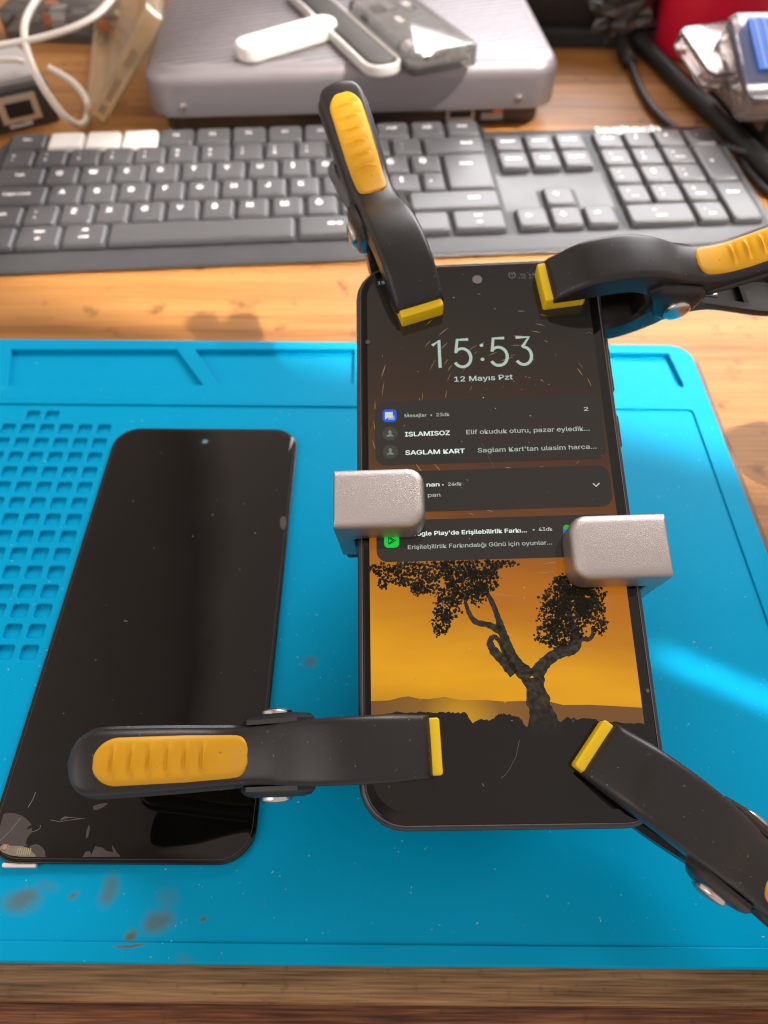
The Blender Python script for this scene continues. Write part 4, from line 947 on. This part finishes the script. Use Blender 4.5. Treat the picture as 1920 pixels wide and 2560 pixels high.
# ------------------------------------------------------------------ silver box behind the keyboard and what lies on it
sa, sb = D(372, 296, 0.013), D(1392, 268, 0.013)
sw = (sb - sa).length; syaw = math.atan2((sb - sa).y, (sb - sa).x)
SM = Matrix.Translation((sa.x, sa.y, 0)) @ Matrix.Rotation(syaw, 4, 'Z')
sil = thing('silver_box', 'silver brushed metal computer box on a black base, behind the keyboard', 'computer', SM)
ST = 0.040
obj('shell', *rprism(sw, 0.25, 0.018, 0.0125, ST, 0.0100, 0.0008, sw / 2, 0.125, n=8, seg=8), M['silver'], sil, smooth=True)
obj('base', *rprism(sw - 0.014, 0.235, 0.012, DZ, 0.0126, 0, 0.002, sw / 2, 0.128, n=8), M['dark'], sil, smooth=True)
def spt(px, py, z=0.0): q = SM.inverted() @ D(px, py, z); return q
for px in (460, 1305):
    q = spt(px, 272, 0.018); mb = MB(); mb.add(*cyl(0.0022, 0, 0.0006, 18, None, 0.0006), 0, Matrix.Translation((q.x, 0.0002, 0.019)) @ Matrix.Rotation(math.radians(90), 4, 'X')); mb.build('screw', M['steel'], sil)
q0, q1 = spt(1118, 298, 0.006).x, spt(1188, 298, 0.006).x
obj('port_socket', *box(q0, q1, 0.007, 0.0110, 0.0035, 0.0105), M['greylid'], sil); pr_ = sil.children[-1]
obj('port_opening', *box(q0 + 0.002, q1 - 0.002, 0.0067, 0.0110, 0.0052, 0.0092), M['black'], pr_)
q0 = spt(1250, 292, 0.008).x
obj('indicator_light', *rprism(0.006, 0.004, 0.001, 0.007, 0.0115, 0.0005, 0, q0, 0.0098), M['orange'], sil, smooth=True)
obj('sd_slot_mark', *box(q0 - 0.010, q0 + 0.004, 0.0102, 0.0106, 0.002, 0.0062), M['greylid'], sil)
# white stick
def onshell(px, py, dz=0.0): return D(px, py, ST + dz)
wa, wb = onshell(622, 128, 0.004), onshell(812, 72, 0.004); dv = wb - wa; wy = math.atan2(dv.y, dv.x)
WM = Matrix.Translation(((wa + wb) / 2).to_tuple()[:2] + (ST + 0.0002,)) @ Matrix.Rotation(wy, 4, 'Z')
ws = thing('white_adapter', 'white rounded plastic adapter stick with a thin slot, lying on the silver box', 'adapter', WM)
obj('shell', *rprism(dv.length + 0.014, 0.018, 0.0085, 0, 0.0095, 0.0025, 0.001, n=10), M['white'], ws, smooth=True)
obj('slot', *rprism(dv.length * 0.45, 0.0016, 0.0007, 0.0092, 0.00965, 0, 0, -0.003, -0.0035), M['black'], ws)
# clear tray with black strip and circuit board
ta, tb = onshell(768, -20, 0.006), onshell(950, 146, 0.006); dv = tb - ta; ty = math.atan2(dv.y, dv.x)
TM = Matrix.Translation((tb.x, tb.y, ST + 0.0005)) @ Matrix.Rotation(ty, 4, 'Z')
tr = thing('clear_tray', 'clear plastic tray with dark strip and grey circuit board on the silver box', 'plastic tray', TM)
tl = dv.length + 0.03
v, f = fill2d(rr(tl, 0.0235, 0.011, 8, -tl / 2 + 0.012, 0), [rr(tl - 0.005, 0.0185, 0.0085, 8, -tl / 2 + 0.012, 0)], 0.0, 0.0058, 0.0008)
obj('tray_wall', v, f, mat('frosted_plastic', (0.85, 0.82, 0.80), 0.3, trans=0.35), tr, smooth=True)
obj('dark_strip', *rprism(tl - 0.006, 0.0180, 0.008, 0.0004, 0.0062, 0.002, 0, -tl / 2 + 0.011, 0), mat('dark_foam', (0.022, 0.018, 0.015), 0.6, var=0.6, vscale=90), tr, smooth=True)
obj('circuit_board', *rprism(0.090, 0.036, 0.003, 0.003, 0.005, 0.0005, 0, -0.030, 0.033), M['pcb'], tr, smooth=True); pcb = tr.children[-1]
rc = random.Random(9)
for k in range(16):
    x, y, s1, s2 = rc.uniform(-0.068, 0.008), rc.uniform(0.018, 0.047), rc.uniform(0.002, 0.006), rc.uniform(0.0015, 0.004)
    obj('component', *box(x - s1, x + s1, y - s2, y + s2, 0.0048, 0.0048 + rc.uniform(0.001, 0.004)), rc.choice((M['black'], M['steel'], M['whitechip'], M['greylid'])), pcb)
obj('blister', *rprism(0.098, 0.044, 0.005, 0.0, 0.0115, 0.003, 0, -0.030, 0.034), M['clear'], tr, smooth=True)

# ------------------------------------------------------------------ left background
# clear phone case leaning on the silver box
def case():
    t = thing('phone_case', 'yellowed clear phone case standing on edge between the silver box and white cables', 'phone case')
    w, l, d, th = 0.078, 0.165, 0.0115, 0.0014
    mb = MB(); mb.add(*rprism(w, l, 0.011, 0, th, 0.0, 0.0008))
    v, f = fill2d(rr(w, l, 0.011, 8), [rr(w - 2 * th, l - 2 * th, 0.0096, 8)], th * 0.5, d, 0.0004); mb.add(v, f)
    mb.build('case_shell', M['yclear'], t)
    for x0_, ln in ((0.010, 0.013), (-0.012, 0.015), (-0.026, 0.006)):
        obj('cutout', *rprism(ln, 0.0010, 0.0004, 0.0040, 0.0078, 0, 0, x0_, -l / 2), mat('cutout_shade', (0.32, 0.22, 0.13), 0.6), t)
    return t
cs = case()
A_ = D(255, 328, DZ + 0.001)                       # near lower corner of the short wall, on the desk
ydir = Vector((-0.20, 0.97, 0.02)).normalized(); xe = Vector((0.68, 0.0, 0.72)); xe = (xe - ydir * xe.dot(ydir)).normalized(); ze = xe.cross(ydir)
cpos = A_ + xe * 0.039 + ydir * 0.0825 - ze * 0.0
cs.matrix_world = Matrix(((xe.x, ydir.x, ze.x, cpos.x), (xe.y, ydir.y, ze.y, cpos.y), (xe.z, ydir.z, ze.z, cpos.z), (0, 0, 0, 1)))

# small network box with a socket
ra, rb_ = D(-30, 345, DZ), D(152, 303, DZ); dv = rb_ - ra; ry = math.atan2(dv.y, dv.x)
RM = Matrix.Translation((rb_.x, rb_.y, DZ)) @ Matrix.Rotation(ry, 4, 'Z')
rt = thing('network_box', 'small dark network box with grey lid and square socket, left behind the keyboard', 'network device', RM)
RH = 0.024
obj('housing', *rprism(0.085, 0.060, 0.003, 0, RH, 0.001, 0.0005, -0.0425, 0.030), M['dark'], rt, smooth=True)
obj('lid', *rprism(0.082, 0.050, 0.006, RH - 0.0005, RH + 0.004, 0.0015, 0, -0.044, 0.031), M['greylid'], rt, smooth=True)
obj('network_socket', *box(-0.034, -0.010, -0.0018, 0.004, 0.0055, 0.0205), M['copper'], rt); so = rt.children[-1]
obj('socket_opening', *box(-0.030, -0.014, -0.0022, 0.0035, 0.0085, 0.0172), M['black'], so)
for a in range(2):
    for b in range(3):
        mb = MB(); mb.add(*cyl(0.0016, 0, 0.0006, 12), 0, Matrix.Translation((-0.047 + a * 0.007, -0.0002, 0.0045 + b * 0.0050)) @ Matrix.Rotation(math.radians(90), 4, 'X')); mb.build('vent_hole', M['greylid'], rt)
mb = MB(); rc = random.Random(4)                      # printed captions, too blurred to read
for x0, z0, n in ((-0.054, 0.0200, 9), (-0.031, 0.0022, 9)):
    for k in range(n): mb.add(*box(x0 + k * 0.0016, x0 + k * 0.0016 + 0.0011, -0.0003, 0.0002, z0, z0 + rc.uniform(0.0016, 0.0026)))
mb.build('printed_caption', M['legend'], rt)

# white cables
def cable(name, label, pts, r, m, flat=1.0):
    P3 = smoothpath([D(px, py, z) for px, py, z in pts], 10); mb = MB(); mb.add(*tube(P3, r, 12, flat))
    return tag(mb.build(name, m), label, 'cable')
cable('white_cable', 'white cable looping down in front of the network box', [(128, -40, 0.06), (88, 5, 0.058), (62, 60, 0.056), (66, 120, 0.050), (92, 190, 0.040), (132, 255, 0.026), (172, 300, 0.012), (203, 312, 0.003), (219, 292, 0.003), (216, 250, 0.008), (180, 205, 0.016), (122, 170, 0.022)], 0.0021, M['cable'])
cable('white_cable', 'thick white cable crossing the upper left corner over the circuit box', [(-40, 120, 0.052), (30, 108, 0.052), (110, 92, 0.053), (190, 66, 0.055), (250, 30, 0.056), (300, -30, 0.056)], 0.0027, M['cable'], 0.6)
cable('white_cable', 'short white cable end lying on the grey lid at the left edge', [(-40, 152, 0.034), (10, 150, 0.034), (40, 150, 0.033), (58, 155, 0.031)], 0.0018, M['cable'])
# open circuit box behind the cables
ca = D(160, 108, DZ); CM = Matrix.Translation((ca.x, ca.y, DZ)) @ Matrix.Rotation(math.radians(-4), 4, 'Z')
cb = thing('circuit_box', 'clear plastic box full of small electronic parts behind the white cables', 'parts box', CM)
obj('tray', *rprism(0.088, 0.075, 0.004, 0, 0.006, 0.001, 0, 0, 0.04), M['dark'], cb, smooth=True)
for k in range(14):
    x, y, s1, s2 = rc.uniform(-0.038, 0.038), rc.uniform(0.008, 0.068), rc.uniform(0.003, 0.008), rc.uniform(0.002, 0.006)
    obj('electronic_part', *box(x - s1, x + s1, y - s2, y + s2, 0.0058, 0.0062 + rc.uniform(0.002, 0.008)), rc.choice((M['steel'], M['greylid'], M['pcb'], M['black'], M['orange'], M['greylid'])), cb)
obj('clear_cover', *rprism(0.092, 0.079, 0.005, 0.0, 0.020, 0.002, 0, 0, 0.04), M['clear'], cb, smooth=True)

# ------------------------------------------------------------------ right background
ka = D(1345, 112, DZ); k2 = D(1620, 100, DZ)
bb = thing('black_case', 'large black equipment case standing at the back right of the desk', 'equipment case', Matrix.Translation((ka.x - 0.05, ka.y, DZ)))
obj('case_body', *rprism(0.30, 0.20, 0.008, 0, 0.055, 0.004, 0.002, 0.15, 0.102), M['black'], bb, smooth=True)
obj('case_foot', *rprism(0.30, 0.02, 0.004, 0.0002, 0.012, 0.002, 0, 0.15, 0.004), M['rubber'], bb, smooth=True)
# crumpled dark bag
def bag():
    mb = MB(); r = random.Random(2); n, m_ = 22, 16; rings = []
    for i in range(n + 1):
        a = math.pi * i / n; ringp = []
        for j in range(m_):
            b = 2 * math.pi * j / m_; k = 1 + 0.22 * r.uniform(-1, 1) + 0.12 * math.sin(5 * b + 3 * a)
            ringp.append((0.030 * k * math.sin(a) * math.cos(b), 0.022 * k * math.sin(a) * math.sin(b), 0.036 - 0.036 * k * math.cos(a)))
        rings.append(ringp)
    v, f = loft(rings); zmin = min(p[2] for p in v); return [(x * 0.8, y * 0.8, max(z, 0.0) * 0.7) for x, y, z in v], f
q = D(1535, 112, DZ)
v, f = bag(); tag(obj('plastic_bag', v, f, mat('dark_film', (0.05, 0.045, 0.04), 0.22, spec=0.8), loc=(q.x, q.y, DZ)), 'crumpled dark plastic bag in front of the black case, beside the red cup', 'bag')
# red cup
q = D(1795, 165, DZ); rcx = q.x - 0.003
cup = thing('red_cup', 'large red plastic cup standing at the back right behind the clear cases', 'cup', Matrix.Translation((rcx, q.y + 0.036, DZ)))
n = 48; rings = []
for r_, z in ((0.036, 0.0), (0.0395, 0.002), (0.0455, 0.095), (0.0437, 0.095), (0.0375, 0.004)): rings.append([(r_ * math.cos(2 * math.pi * k / n), r_ * math.sin(2 * math.pi * k / n), z) for k in range(n)])
obj('cup_wall', *loft(rings), M['red'], cup, smooth=True)
mb = MB(); mb.add(*tube([Vector((0.0462 * math.cos(a), 0.0462 * math.sin(a), 0.094)) for a in np.linspace(0, 2 * math.pi, 60)], 0.0015, 8)); mb.build('cup_rim', M['red'], cup)
# dark laptop-like slab under the clear cases
la, lb_ = D(1884, 392, DZ), D(1742, 196, DZ); dv = lb_ - la; lyaw = math.atan2(dv.y, dv.x) - math.pi / 2
LM = Matrix.Translation((la.x, la.y, DZ)) @ Matrix.Rotation(lyaw, 4, 'Z')
sl = thing('dark_slab', 'dark flat storage box with a worn brown edge under the clear plastic cases', 'storage box', LM)
obj('slab_body', *rprism(0.16, dv.length + 0.01, 0.004, 0, 0.022, 0.002, 0.001, 0.081, dv.length / 2), M['black'], sl, smooth=True)
obj('edge_strip', *box(-0.0012, 0.0012, 0.004, dv.length - 0.004, 0.014, 0.019), mat('worn_brown_edge', (0.19, 0.10, 0.065), 0.5, var=0.4, vscale=80), sl)
obj('front_strip', *box(0.006, 0.15, -0.0062, -0.004, 0.008, 0.018), M['beige'], sl)
# clear cases
def clear_case(label, Mx, w, l, h, insert, liner=True):
    t = thing('clear_case', label, 'plastic case', Mx, 'clear plastic cases stacked at the right')
    v, f = fill2d(rr(w, l, 0.006, 6), [rr(w - 0.004, l - 0.004, 0.004, 6)], 0.001, h, 0.0006); mb = MB(); mb.add(v, f); mb.add(*rprism(w, l, 0.006, 0, 0.0015, 0.0004, 0.0004))
    mb.build('case_shell', M['clear'], t)
    obj('lid', *rprism(w - 0.001, l - 0.001, 0.006, h, h + 0.0016, 0.0006, 0), M['clear'], t, smooth=True)
    if insert:
        v, f = box(-w / 2 + 0.010, w / 2 - 0.008, -l / 2 + 0.020, l / 2 - 0.006, h * 0.45, h + 0.0028); ins = obj('blue_insert', v, f, M['blue'], t)
        for k in range(9):
            x = -w / 2 + 0.013 + k * 0.0055
            obj('pale_stripe', *box(x, x + 0.0012, -l / 2 + 0.0205, l / 2 - 0.0065, h + 0.0027, h + 0.0031), mat('stripe_pale', (0.25, 0.45, 0.85), 0.4), ins)
    if liner: obj('foam_liner', *rprism(w - 0.010, l - 0.010, 0.003, 0.0016, 0.004, 0, 0), M['beige'], t)
    return t
q = D(1900, 285, 0.024)
clear_case('flat clear plastic case at the bottom of the stack on the dark box', Matrix.Translation((q.x + 0.022, q.y + 0.030, 0.0212)) @ Matrix.Rotation(0.10, 4, 'Z'), 0.075, 0.062, 0.010, False)
q = D(1845, 255, 0.034)
clear_case('clear plastic case with a blue striped insert, topmost of the stack', Matrix.Translation((q.x + 0.040, q.y + 0.036, 0.0335)) @ Matrix.Rotation(0.10, 4, 'Z') @ Matrix.Rotation(math.radians(24), 4, 'X'), 0.078, 0.062, 0.015, True, False)
q = D(1800, 190, 0.034)
clear_case('tilted empty clear plastic case leaning against the red cup', Matrix.Translation((q.x + 0.004, q.y + 0.022, 0.033)) @ Matrix.Rotation(0.35, 4, 'Z') @ Matrix.Rotation(math.radians(16), 4, 'X'), 0.044, 0.044, 0.009, False, False)
# unseen bottle added right of the frame to cast the round shadow on the desk
q = D(1885, 1120, DZ)
bt_ = thing('shadow_bottle', 'unseen dark bottle added right of the mat to cast a round shadow', 'bottle', Matrix.Translation((q.x + 0.037, q.y - 0.016, DZ)))
obj('bottle_body', *cyl(0.019, 0, 0.046, 32, 0.019, 0.006), M['black'], bt_, smooth=True)
obj('cap', *cyl(0.012, 0.050, 0.062, 24, 0.011, 0.002), M['rubber'], bt_, smooth=True)
# black cables and a dark band on the desk
cable('black_cable', 'black cable with a thick plug running from the black case to the keyboard', [(1540, 60, 0.012), (1558, 120, 0.006), (1580, 170, 0.003), (1600, 220, 0.002), (1635, 275, 0.002), (1680, 318, 0.002), (1720, 345, 0.002)], lambda t: 0.0055 if 0.12 < t < 0.30 else 0.0026, M['blackcable'])
cable('black_cable', 'thick dark band running diagonally past the red cup to the right', [(1480, -20, 0.03), (1560, 60, 0.012), (1640, 145, 0.004), (1720, 225, 0.004), (1800, 300, 0.004), (1860, 362, 0.004), (1960, 470, 0.004)], 0.0062, M['blackcable'])  # thick dark tube laid along the diagonal band
cable('black_cable', 'thin dark cable at the right edge beside the dark storage box', [(1770, 352, 0.004), (1830, 372, 0.005), (1890, 388, 0.005), (1980, 402, 0.005)], 0.0022, M['blackcable'])
cable('black_cable', 'thin black cable leaving the right end of the keyboard', [(1850, 395, 0.001), (1880, 440, 0.001), (1920, 480, 0.001), (1980, 520, 0.001)], 0.0022, M['blackcable'])

if _tc is not None:
    cu = _tc.data; bpy.data.objects.remove(_tc); bpy.data.curves.remove(cu)
bpy.context.view_layer.update()
